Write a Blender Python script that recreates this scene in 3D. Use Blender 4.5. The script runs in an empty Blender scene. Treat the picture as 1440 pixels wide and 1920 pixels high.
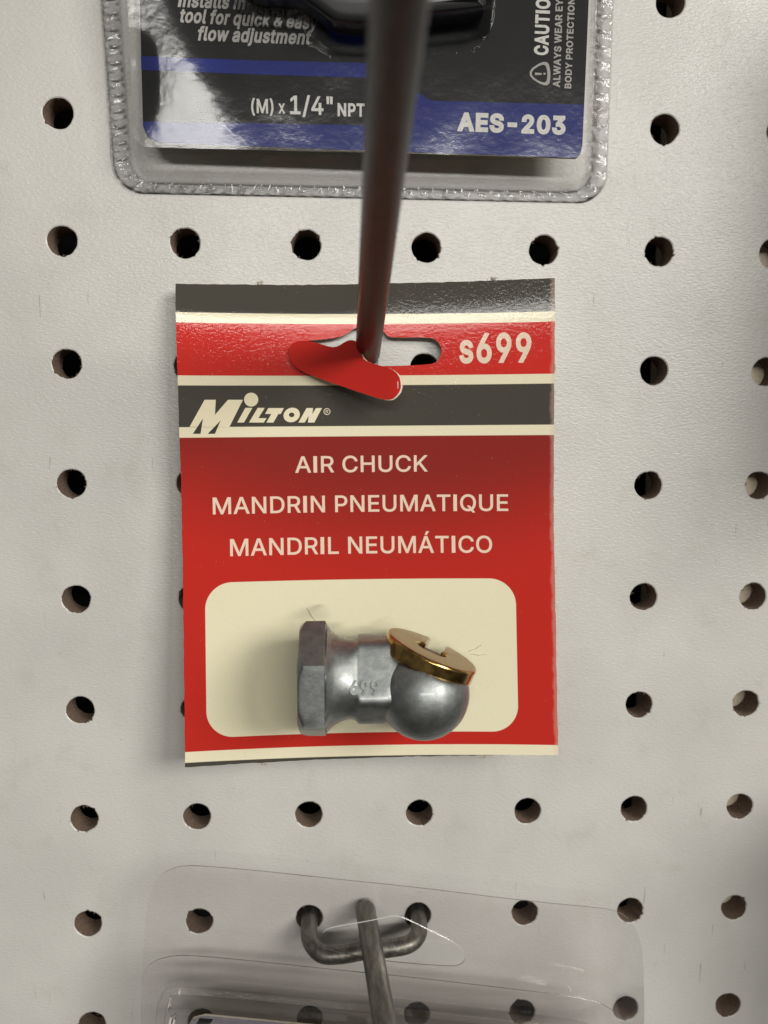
import bpy, bmesh, math, random
from mathutils import Vector, Matrix, noise
from mathutils.geometry import delaunay_2d_cdt

SC = bpy.context.scene
COL = SC.collection
MM = 0.001
rnd = random.Random(7)

# ------------------------------------------------------------------ camera
# board frame in millimetres: x right, z up, h out of the board towards the viewer
RC = ((0.9987799, 0.0066241, 0.0489364), (0.0012227, -0.9939759, 0.1095918), (0.0493675, -0.1093982, -0.9927713))
CC = (-4.2817, 25.2343, 169.0454)
FPX = 1443.0


def W(x, z, h):
    return Vector((x * MM, -h * MM, z * MM))


def pt(px, py, h):
    """point of the photograph (1440 x 1920) at height h mm above the board -> (x, z, h) mm"""
    a = ((px - 720) / FPX, (py - 960) / FPX, 1.0)
    d = [sum(RC[k][i] * a[k] for k in range(3)) for i in range(3)]
    t = (h - CC[2]) / d[2]
    return (CC[0] + d[0] * t, CC[1] + d[1] * t, h)


cam_d = bpy.data.cameras.new("camera")
cam = bpy.data.objects.new("camera", cam_d)
COL.objects.link(cam)
r0, r1, r2 = [Vector((r[0], -r[2], r[1])) for r in RC]
m = Matrix((r0, -r1, -r2)).transposed().to_4x4()
m.translation = W(*CC)
cam.matrix_world = m
cam_d.sensor_fit = 'HORIZONTAL'
cam_d.sensor_width = 36
cam_d.lens = 36 * FPX / 1440
cam_d.clip_start = 0.005
cam_d.clip_end = 20
cam_d.dof.use_dof = True
cam_d.dof.focus_distance = 0.157
cam_d.dof.aperture_fstop = 20
SC.camera = cam

# ------------------------------------------------------------------ light
world = bpy.data.worlds.new("World")
SC.world = world
world.use_nodes = True
wn = world.node_tree
bg = wn.nodes["Background"]
bg.inputs[1].default_value = 0.20
tc = wn.nodes.new("ShaderNodeTexCoord")
sx = wn.nodes.new("ShaderNodeSeparateXYZ")
rmp = wn.nodes.new("ShaderNodeValToRGB")
mr = wn.nodes.new("ShaderNodeMapRange")
mr.inputs[1].default_value = -0.9
mr.inputs[2].default_value = 0.9
wn.links.new(tc.outputs["Generated"], sx.inputs[0])
wn.links.new(sx.outputs[2], mr.inputs[0])
wn.links.new(mr.outputs[0], rmp.inputs[0])
wn.links.new(rmp.outputs[0], bg.inputs[0])
rmp.color_ramp.elements[0].color = (0.16, 0.145, 0.13, 1)
rmp.color_ramp.elements[1].color = (1.0, 0.95, 0.86, 1)


def area(name, d, dist, sx_, sy_, watts, col, roll=0.0):
    l = bpy.data.lights.new(name, 'AREA')
    l.shape = 'RECTANGLE'
    l.size = sx_
    l.size_y = sy_
    l.energy = watts
    l.color = col
    o = bpy.data.objects.new(name, l)
    COL.objects.link(o)
    v = Vector((d[0], -d[2], d[1])).normalized()
    o.location = v * dist
    o.rotation_euler = ((-v).to_track_quat('-Z', 'Y').to_matrix() @ Matrix.Rotation(roll, 3, 'Z')).to_euler()
    return o


# two fluorescent strips of the shop: one behind the viewer, one further along the aisle to the right
area("ceiling_tube_aisle", (0.08, 0.265, 0.95), 2.6, 1.70, 0.20, 29, (1.0, 0.98, 0.925))
area("ceiling_tube_right", (0.62, 0.34, 0.71), 2.4, 1.00, 0.80, 43, (1.0, 0.97, 0.90))

SC.view_settings.view_transform = 'Standard'
SC.view_settings.look = 'None'
SC.view_settings.gamma = 1
SC.view_settings.exposure = -0.07
SC.cycles.max_bounces = 12
SC.cycles.transparent_max_bounces = 24
SC.cycles.caustics_reflective = False
SC.cycles.caustics_refractive = False


# ------------------------------------------------------------------ node helpers
class NT:
    def __init__(s, name):
        s.mat = bpy.data.materials.new(name)
        s.mat.use_nodes = True
        s.t = s.mat.node_tree
        s.p = s.t.nodes["Principled BSDF"]
        s.out = s.t.nodes["Material Output"]

    def n(s, typ, **kw):
        nd = s.t.nodes.new("ShaderNode" + typ)
        for k, v in kw.items():
            setattr(nd, k, v)
        return nd

    def put(s, sock, v):
        if isinstance(v, bpy.types.NodeSocket):
            s.t.links.new(v, sock)
        elif isinstance(v, (tuple, list)) and sock.type == 'RGBA' and len(v) == 3:
            sock.default_value = (*v, 1)
        else:
            sock.default_value = v

    def m(s, op, a, b=0.0, c=0.0, clamp=False):
        nd = s.n("Math", operation=op, use_clamp=clamp)
        for i, v in enumerate((a, b, c)):
            s.put(nd.inputs[i], v)
        return nd.outputs[0]

    def mix(s, f, a, b):
        nd = s.n("Mix", data_type='RGBA')
        s.put(nd.inputs[0], f)
        s.put(nd.inputs[6], a)
        s.put(nd.inputs[7], b)
        return nd.outputs[2]

    def step(s, x, lo, hi):
        nd = s.n("MapRange", interpolation_type='SMOOTHSTEP')
        s.put(nd.inputs[0], x)
        s.put(nd.inputs[1], lo)
        s.put(nd.inputs[2], hi)
        return nd.outputs[0]

    def obj_mm(s, scale=(1, 1, 1)):
        g = s.n("TexCoord")
        mp = s.n("Mapping")
        mp.inputs[3].default_value = [k / MM for k in scale]
        s.t.links.new(g.outputs["Object"], mp.inputs[0])
        return mp.outputs[0]

    def noise(s, vec, scale, detail=3, rough=0.5, dist=0.0):
        nd = s.n("TexNoise")
        s.put(nd.inputs["Vector"], vec)
        nd.inputs["Scale"].default_value = scale
        nd.inputs["Detail"].default_value = detail
        nd.inputs["Roughness"].default_value = rough
        nd.inputs["Distortion"].default_value = dist
        return nd.outputs[0]

    def bump(s, h, dist_mm, strength=1.0, normal=None):
        nd = s.n("Bump")
        nd.inputs["Strength"].default_value = strength
        nd.inputs["Distance"].default_value = dist_mm * MM
        s.put(nd.inputs["Height"], h)
        if normal is not None:
            s.put(nd.inputs["Normal"], normal)
        return nd.outputs[0]

    def set(s, **kw):
        names = {'col': 'Base Color', 'rough': 'Roughness', 'metal': 'Metallic', 'normal': 'Normal', 'coat': 'Coat Weight',
                 'coat_rough': 'Coat Roughness', 'spec': 'Specular IOR Level', 'ior': 'IOR', 'coat_normal': 'Coat Normal'}
        for k, v in kw.items():
            s.put(s.p.inputs[names[k]], v)
        return s.mat


def flat(name, col, rough=0.5, **kw):
    t = NT(name)
    v = t.obj_mm()
    n = t.noise(v, 1.7, 4, 0.6)
    c = t.mix(t.step(n, 0.35, 0.65), tuple(k * 0.9 for k in col), tuple(min(1, k * 1.08) for k in col))
    return t.set(col=c, rough=rough, **kw)


# ------------------------------------------------------------------ materials
def mat_board():
    t = NT("white_melamine")
    v = t.obj_mm()
    vs = t.obj_mm((0.55, 1, 1.25))
    # pressed leather-like grain, stretched along the board
    a = t.noise(vs, 1.9, 2, 0.5, 0.6)
    b = t.noise(v, 4.5, 2, 0.5)
    big = t.noise(v, 0.03, 3, 0.5)
    nm = t.bump(t.m('ADD', a, t.m('MULTIPLY', b, 0.22)), 0.15, 0.62)
    dirt = t.noise(v, 0.11, 5, 0.62)
    c = t.mix(t.step(big, 0.3, 0.7), (0.535, 0.521, 0.496), (0.605, 0.590, 0.562))
    c = t.mix(t.m('MULTIPLY', t.step(dirt, 0.52, 0.8), 0.32), c, (0.40, 0.37, 0.30))
    scr = t.noise(t.obj_mm((1.1, 1, 0.09)), 1.0, 2, 0.5, 0.3)
    where = t.noise(v, 0.045, 2, 0.5)
    c = t.mix(t.m('MULTIPLY', t.m('MULTIPLY', t.step(scr, 0.70, 0.745), t.step(where, 0.45, 0.6)), 0.6), c, (0.25, 0.23, 0.19))
    speck = t.noise(v, 0.9, 2, 0.5)
    c = t.mix(t.m('MULTIPLY', t.step(speck, 0.745, 0.77), 0.5), c, (0.20, 0.17, 0.13))
    return t.set(col=c, rough=t.m('ADD', 0.24, t.m('MULTIPLY', dirt, 0.12)), normal=nm, spec=0.5)


def mat_fibre():
    t = NT("brown_hardboard_fibre")
    v = t.obj_mm((1, 3, 1))
    n = t.noise(v, 2.6, 5, 0.7)
    c = t.mix(t.step(n, 0.3, 0.7), (0.075, 0.046, 0.032), (0.25, 0.175, 0.125))
    return t.set(col=c, rough=0.9, normal=t.bump(n, 0.4, 0.8))


def mat_clear(name, tint, rough=0.06, bump_scale=0.25, bump_mm=0.12, gain=1.0, fine=None):
    """thin clear plastic sheet: mostly see-through, with a fresnel sheen"""
    t = NT(name)
    v = t.obj_mm()
    n = t.noise(v, bump_scale, 3, 0.55)
    if fine:
        n = t.m('ADD', n, t.m('MULTIPLY', t.noise(v, fine[0], 3, 0.6), fine[1]))
    nm = t.bump(n, bump_mm, 1.0)
    tr = t.n("BsdfTransparent")
    t.put(tr.inputs[0], tint)
    gl = t.n("BsdfGlossy")
    t.put(gl.inputs[0], (1, 1, 1))
    t.put(gl.inputs["Roughness"], rough)
    t.put(gl.inputs["Normal"], nm)
    fr = t.n("Fresnel")
    fr.inputs[0].default_value = 1.5
    t.put(fr.inputs["Normal"], nm)
    mx = t.n("MixShader")
    t.put(mx.inputs[0], t.m('MULTIPLY', fr.outputs[0], gain, clamp=True))
    t.t.links.new(tr.outputs[0], mx.inputs[1])
    t.t.links.new(gl.outputs[0], mx.inputs[2])
    t.t.links.new(mx.outputs[0], t.out.inputs[0])
    t.t.nodes.remove(t.p)
    return t.mat


CREAM = (0.80, 0.70, 0.50)
RED = (0.60, 0.024, 0.016)


def paper_finish(t, c, grain=0.10):
    v = t.obj_mm()
    g = t.noise(v, 6.0, 2, 0.6)
    c = t.mix(t.m('MULTIPLY', t.m('SUBTRACT', 1.0, t.step(g, 0.25, 0.75)), grain), c, (0.02, 0.015, 0.01))
    film = t.m('ADD', t.noise(v, 1.5, 3, 0.6, 0.4), t.m('MULTIPLY', t.noise(v, 0.16, 2, 0.5), 0.6))
    return t.set(col=c, rough=0.75, spec=0.15, coat=0.42, coat_rough=0.07, normal=t.bump(g, 0.05, 0.3),
                 coat_normal=t.bump(film, 0.05, 0.5))


def mat_card():
    t = NT("printed_card")
    uvn = t.n("UVMap")
    sp = t.n("SeparateXYZ")
    t.t.links.new(uvn.outputs[0], sp.inputs[0])
    u = t.m('MULTIPLY', sp.outputs[0], 100.0)
    v0 = t.m('MULTIPLY', sp.outputs[1], 100.0)
    v = t.m('SUBTRACT', v0, t.m('MULTIPLY', u, 0.0135))
    e = 0.06
    black = (0.062, 0.056, 0.046)
    cream = (0.83, 0.76, 0.55)
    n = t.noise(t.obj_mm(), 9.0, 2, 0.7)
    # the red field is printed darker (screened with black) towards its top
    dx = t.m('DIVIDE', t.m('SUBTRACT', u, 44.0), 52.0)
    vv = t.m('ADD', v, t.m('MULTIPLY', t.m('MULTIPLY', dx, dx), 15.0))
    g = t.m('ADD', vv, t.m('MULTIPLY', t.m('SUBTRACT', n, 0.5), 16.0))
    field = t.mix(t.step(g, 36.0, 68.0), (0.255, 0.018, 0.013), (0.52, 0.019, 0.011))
    c = black
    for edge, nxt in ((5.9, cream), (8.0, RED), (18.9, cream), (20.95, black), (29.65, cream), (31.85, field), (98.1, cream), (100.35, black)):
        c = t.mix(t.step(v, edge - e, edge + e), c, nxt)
    # cream window: rounded rectangle
    cx, cy, hx, hy, r = 37.6, 79.55, 33.1, 16.35, 5.6
    vw = t.m('SUBTRACT', v0, t.m('MULTIPLY', t.m('SUBTRACT', u, cx), 0.0135))
    qx = t.m('SUBTRACT', t.m('ABSOLUTE', t.m('SUBTRACT', u, cx)), hx - r)
    qy = t.m('SUBTRACT', t.m('ABSOLUTE', t.m('SUBTRACT', vw, cy)), hy - r)
    ax, ay = t.m('MAXIMUM', qx, 0.0), t.m('MAXIMUM', qy, 0.0)
    ln = t.m('SQRT', t.m('ADD', t.m('MULTIPLY', ax, ax), t.m('MULTIPLY', ay, ay)))
    d = t.m('SUBTRACT', t.m('ADD', ln, t.m('MINIMUM', t.m('MAXIMUM', qx, qy), 0.0)), r)
    edge_sheen = t.m('MULTIPLY', t.step(t.m('ADD', u, t.m('MULTIPLY', t.noise(t.obj_mm(), .35, 3, .6), 1.3)), 78.6, 79.3), 0.30)  # paler right edge: the film's reflection painted in, broken up like wear
    c = t.mix(edge_sheen, c, (0.72, 0.50, 0.42))
    spk = t.noise(t.obj_mm(), 1.9, 2, 0.6)
    c = t.mix(t.m('MULTIPLY', t.step(spk, 0.755, 0.78), 0.4), c, (0.75, 0.62, 0.5))
    yel = t.noise(t.obj_mm(), 0.05, 3, 0.5)
    win = t.mix(yel, (0.79, 0.725, 0.50), (0.82, 0.77, 0.57))
    c = t.mix(t.m('SUBTRACT', 1.0, t.step(d, -e, e)), c, win)
    return paper_finish(t, c)


def mat_ink(name, col, grain=0.08):
    t = NT(name)
    return paper_finish(t, tuple(col) + (1,) if False else t.mix(0.0, col, col), grain)


def mat_zinc():
    t = NT("die_cast_zinc")
    v = t.obj_mm()
    n = t.noise(v, 0.45, 5, 0.65)
    f = t.noise(v, 5.0, 3, 0.6)
    c = t.mix(t.step(n, 0.3, 0.7), (0.235, 0.25, 0.25), (0.345, 0.36, 0.355))
    return t.set(col=c, metal=1.0, rough=t.m('ADD', 0.42, t.m('MULTIPLY', f, 0.16)), normal=t.bump(t.m('ADD', n, t.m('MULTIPLY', f, 0.35)), 0.11, 0.55),
                 coat=0.3, coat_rough=0.10)


def mat_brass():
    t = NT("worn_brass")
    v = t.obj_mm()
    n = t.noise(v, 0.5, 4, 0.65)
    c = t.mix(t.step(n, 0.3, 0.7), (0.23, 0.13, 0.035), (0.55, 0.36, 0.11))
    return t.set(col=c, metal=1.0, rough=t.m('ADD', 0.12, t.m('MULTIPLY', n, 0.16)), normal=t.bump(n, 0.06, 0.3), coat=0.5, coat_rough=0.08)


def mat_wire(name, a, b, rough, metal=0.9):
    t = NT(name)
    v = t.obj_mm((1, 0.18, 1))
    n = t.noise(v, 0.8, 5, 0.65)
    c = t.mix(t.step(n, 0.35, 0.68), a, b)
    return t.set(col=c, metal=metal, rough=t.m('ADD', rough, t.m('MULTIPLY', n, 0.18)), normal=t.bump(n, 0.12, 0.5))


M_BOARD = mat_board()
M_FIBRE = mat_fibre()
M_BACK = flat("dark_cavity", (0.012, 0.010, 0.009), 0.9)
M_STUD = flat("pale_pine", (0.74, 0.64, 0.49), 0.8)
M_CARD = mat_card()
M_EDGE = flat("cut_card_edge", (0.74, 0.68, 0.55), 0.9)
M_TEXT = mat_ink("pinkish_white_ink", (0.83, 0.64, 0.50))
M_LOGO = mat_ink("cream_ink", (0.83, 0.75, 0.54))
M_BLACKINK = mat_ink("black_ink", (0.050, 0.046, 0.038))
M_FLAPRED = mat_ink("red_print", RED, 0.14)
M_ZINC = mat_zinc()
M_BRASS = mat_brass()
M_BRASSREFL = flat("brass_face_reflection", (0.30, 0.185, 0.075), 0.34, metal=1.0)  # cap face: the red card's brownish reflection is painted into this colour
M_RUBBER = flat("brown_rubber", (0.16, 0.095, 0.055), 0.55)
M_HOOKDARK = mat_wire("dark_oxidised_steel", (0.016, 0.012, 0.011), (0.042, 0.033, 0.030), 0.30, 0.45)
M_HOOK = mat_wire("dull_zinc_wire", (0.115, 0.107, 0.092), (0.24, 0.228, 0.205), 0.34)
M_SHELL = mat_clear("clear_blister_plastic", (0.985, 0.985, 0.99), 0.13, 0.10, 0.13, 0.85, (1.3, 0.12))
M_SHELLWALL = mat_clear("clear_blister_wall", (0.99, 0.99, 0.99), 0.06, 0.12, 0.02, 0.45)
M_CRIMP = mat_clear("crimped_clear_plastic", (0.93, 0.93, 0.94), 0.05, 0.9, 0.16, 1.3, (3.0, 0.2))
M_PET = mat_clear("clear_pet_sheet", (0.997, 0.992, 0.993), 0.04, 0.05, 0.08, 0.42, (0.5, 0.04))
M_PETWALL = mat_clear("clear_pet_wall", (0.86, 0.85, 0.85), 0.04, 0.08, 0.05, 1.2)
M_PETEDGE = mat_clear("cut_pet_edge", (0.42, 0.41, 0.40), 0.08, 0.5, 0.1, 1.6)
M_FILM = mat_clear("tight_clear_film", (0.995, 0.995, 0.99), 0.12, 0.8, 0.08, 0.35)
M_INK_BLK = flat("insert_black", (0.013, 0.013, 0.014), 0.6, spec=0.15)
M_INK_BLUE = flat("insert_blue", (0.018, 0.028, 0.19), 0.6, spec=0.15)
M_INK_WHITE = flat("insert_white", (0.74, 0.72, 0.67), 0.5)
M_INK_GREY = flat("insert_grey", (0.42, 0.40, 0.37), 0.5)
M_PLASTIC = flat("black_moulded_plastic", (0.012, 0.012, 0.013), 0.35)
M_LILAC = flat("lilac_grey_print", (0.30, 0.28, 0.32), 0.6)
M_CREASE = flat("pale_film_crease", (0.62, 0.57, 0.44), 0.35)
M_FUZZ = flat("paper_lint", (0.50, 0.47, 0.40), 0.9)


# ------------------------------------------------------------------ mesh helpers
def link(name, bm, mats, parent=None, smooth=None):
    me = bpy.data.meshes.new(name)
    bm.normal_update()
    bm.to_mesh(me)
    bm.free()
    for k in (mats if isinstance(mats, (list, tuple)) else [mats]):
        me.materials.append(k)
    if smooth is not None:
        for p in me.polygons:
            p.use_smooth = True
        me.set_sharp_from_angle(angle=math.radians(smooth))
    o = bpy.data.objects.new(name, me)
    COL.objects.link(o)
    if parent:
        o.parent = parent
    return o


def tag(o, label=None, cat=None, group=None, kind=None):
    for k, v in (("label", label), ("category", cat), ("group", group), ("kind", kind)):
        if v:
            o[k] = v
    return o


def empty(name, label, cat, group=None):
    o = bpy.data.objects.new(name, None)
    COL.objects.link(o)
    return tag(o, label, cat, group)


def densify(loop, step):
    out = []
    for i, p in enumerate(loop):
        q = loop[(i + 1) % len(loop)]
        n = max(1, int(math.ceil(math.dist(p, q) / step)))
        for k in range(n):
            out.append((p[0] + (q[0] - p[0]) * k / n, p[1] + (q[1] - p[1]) * k / n))
    return out


def smooth_loop(loop, it=1):
    for _ in range(it):
        out = []
        for i, p in enumerate(loop):
            q = loop[(i + 1) % len(loop)]
            out.append((p[0] * .75 + q[0] * .25, p[1] * .75 + q[1] * .25))
            out.append((p[0] * .25 + q[0] * .75, p[1] * .25 + q[1] * .75))
        loop = out
    return loop


def inside(p, loops):
    c = False
    for L in loops:
        j = len(L) - 1
        for i in range(len(L)):
            a, b = L[i], L[j]
            if (a[1] > p[1]) != (b[1] > p[1]) and p[0] < (b[0] - a[0]) * (p[1] - a[1]) / (b[1] - a[1]) + a[0]:
                c = not c
            j = i
    return c


def triangulate(loops, step=None):
    pts, edges = [], []
    for L in loops:
        s = len(pts)
        pts += L
        edges += [(s + i, s + (i + 1) % len(L)) for i in range(len(L))]
    if step:
        xs = [p[0] for p in loops[0]]
        ys = [p[1] for p in loops[0]]
        nb = list(pts)
        x = min(xs) + step / 2
        while x < max(xs):
            y = min(ys) + step / 2
            while y < max(ys):
                p = (x, y)
                if inside(p, loops) and min((q[0] - x) ** 2 + (q[1] - y) ** 2 for q in nb) > (0.45 * step) ** 2:
                    pts.append(p)
                y += step
            x += step
    r = delaunay_2d_cdt([Vector(p) for p in pts], edges, [], 0, 1e-6)
    V = [(v.x, v.y) for v in r[0]]
    T = []
    for f in r[2]:
        c = (sum(V[i][0] for i in f) / len(f), sum(V[i][1] for i in f) / len(f))
        if inside(c, loops):
            T.append(tuple(f))
    return V, T


def sheet(bm, loops, fmap, thick, step=None, mi=(0, 1, 0), flip=False, uv=True):
    """a sheet of card or plastic: front surface at fmap(x, y) -> (x, z, h) mm, back thick mm behind, cut edges between"""
    V, T = triangulate(loops, step)
    lay = bm.loops.layers.uv.verify()
    F = [bm.verts.new(W(*fmap(*p))) for p in V]
    B = []
    if thick:
        for p in V:
            x, z, h = fmap(*p)
            B.append(bm.verts.new(W(x, z, h - thick)))
    cnt = {}

    def face(vs, uvs, k):
        try:
            f = bm.faces.new(vs)
        except ValueError:
            return
        f.material_index = k
        for l, q in zip(f.loops, uvs):
            l[lay].uv = (q[0] / 100, q[1] / 100)
    for t in T:
        t = t if not flip else t[::-1]
        face([F[i] for i in t], [V[i] for i in t], mi[0])
        if thick:
            face([B[i] for i in t[::-1]], [V[i] for i in t[::-1]], mi[2])
        for a, b in zip(t, t[1:] + t[:1]):
            cnt[(a, b)] = 1
    if thick:
        for (a, b) in cnt:
            if (b, a) not in cnt:
                face([F[a], B[a], B[b], F[b]], [V[a], V[a], V[b], V[b]], mi[1])


def tube(bm, path, rad, seg=28, cap0=True, cap1=True, mi=0):
    P = [Vector(p) for p in path]
    R = rad if isinstance(rad, (list, tuple)) else [rad] * len(P)
    t = (P[1] - P[0]).normalized()
    up = t.orthogonal().normalized()
    rings = []
    for i, p in enumerate(P):
        a = P[max(i - 1, 0)]
        b = P[min(i + 1, len(P) - 1)]
        t = (b - a).normalized()
        up = (up - t * up.dot(t)).normalized()
        s = t.cross(up)
        rings.append([bm.verts.new(p + (up * math.cos(k * 2 * math.pi / seg) + s * math.sin(k * 2 * math.pi / seg)) * R[i]) for k in range(seg)])
    for A, B in zip(rings, rings[1:]):
        for k in range(seg):
            bm.faces.new((A[k], A[(k + 1) % seg], B[(k + 1) % seg], B[k])).material_index = mi
    if cap0:
        bm.faces.new(rings[0][::-1]).material_index = mi
    if cap1:
        bm.faces.new(rings[-1]).material_index = mi


def catmull(P, n=8):
    P = [Vector(p) for p in P]
    out = []
    for i in range(len(P) - 1):
        a, b, c, d = P[max(i - 1, 0)], P[i], P[i + 1], P[min(i + 2, len(P) - 1)]
        for k in range(n):
            t = k / n
            out.append(0.5 * (2 * b + (c - a) * t + (2 * a - 5 * b + 4 * c - d) * t * t + (3 * b - a - 3 * c + d) * t ** 3))
    out.append(P[-1])
    return out


def offset_loop(L, d):
    """shrink a closed loop by d (counter-clockwise positive inward)"""
    area_ = sum(L[i][0] * L[(i + 1) % len(L)][1] - L[(i + 1) % len(L)][0] * L[i][1] for i in range(len(L)))
    s = 1 if area_ > 0 else -1
    out = []
    for i, p in enumerate(L):
        a, b = L[i - 1], L[(i + 1) % len(L)]
        e1 = Vector((p[0] - a[0], p[1] - a[1])).normalized()
        e2 = Vector((b[0] - p[0], b[1] - p[1])).normalized()
        n = Vector((-(e1.y + e2.y), e1.x + e2.x)).normalized() * s
        k = max(0.5, n.dot(Vector((-e2.y, e2.x)) * s))
        out.append((p[0] + n.x * d / k, p[1] + n.y * d / k))
    return out


def loft(bm, rings, mi=0, fill=False):
    VS = [[bm.verts.new(W(*p)) for p in r] for r in rings]
    for A, B in zip(VS, VS[1:]):
        n = len(A)
        for k in range(n):
            bm.faces.new((A[k], A[(k + 1) % n], B[(k + 1) % n], B[k])).material_index = mi
    if fill:
        bm.faces.new(VS[-1]).material_index = mi
    return VS


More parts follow.
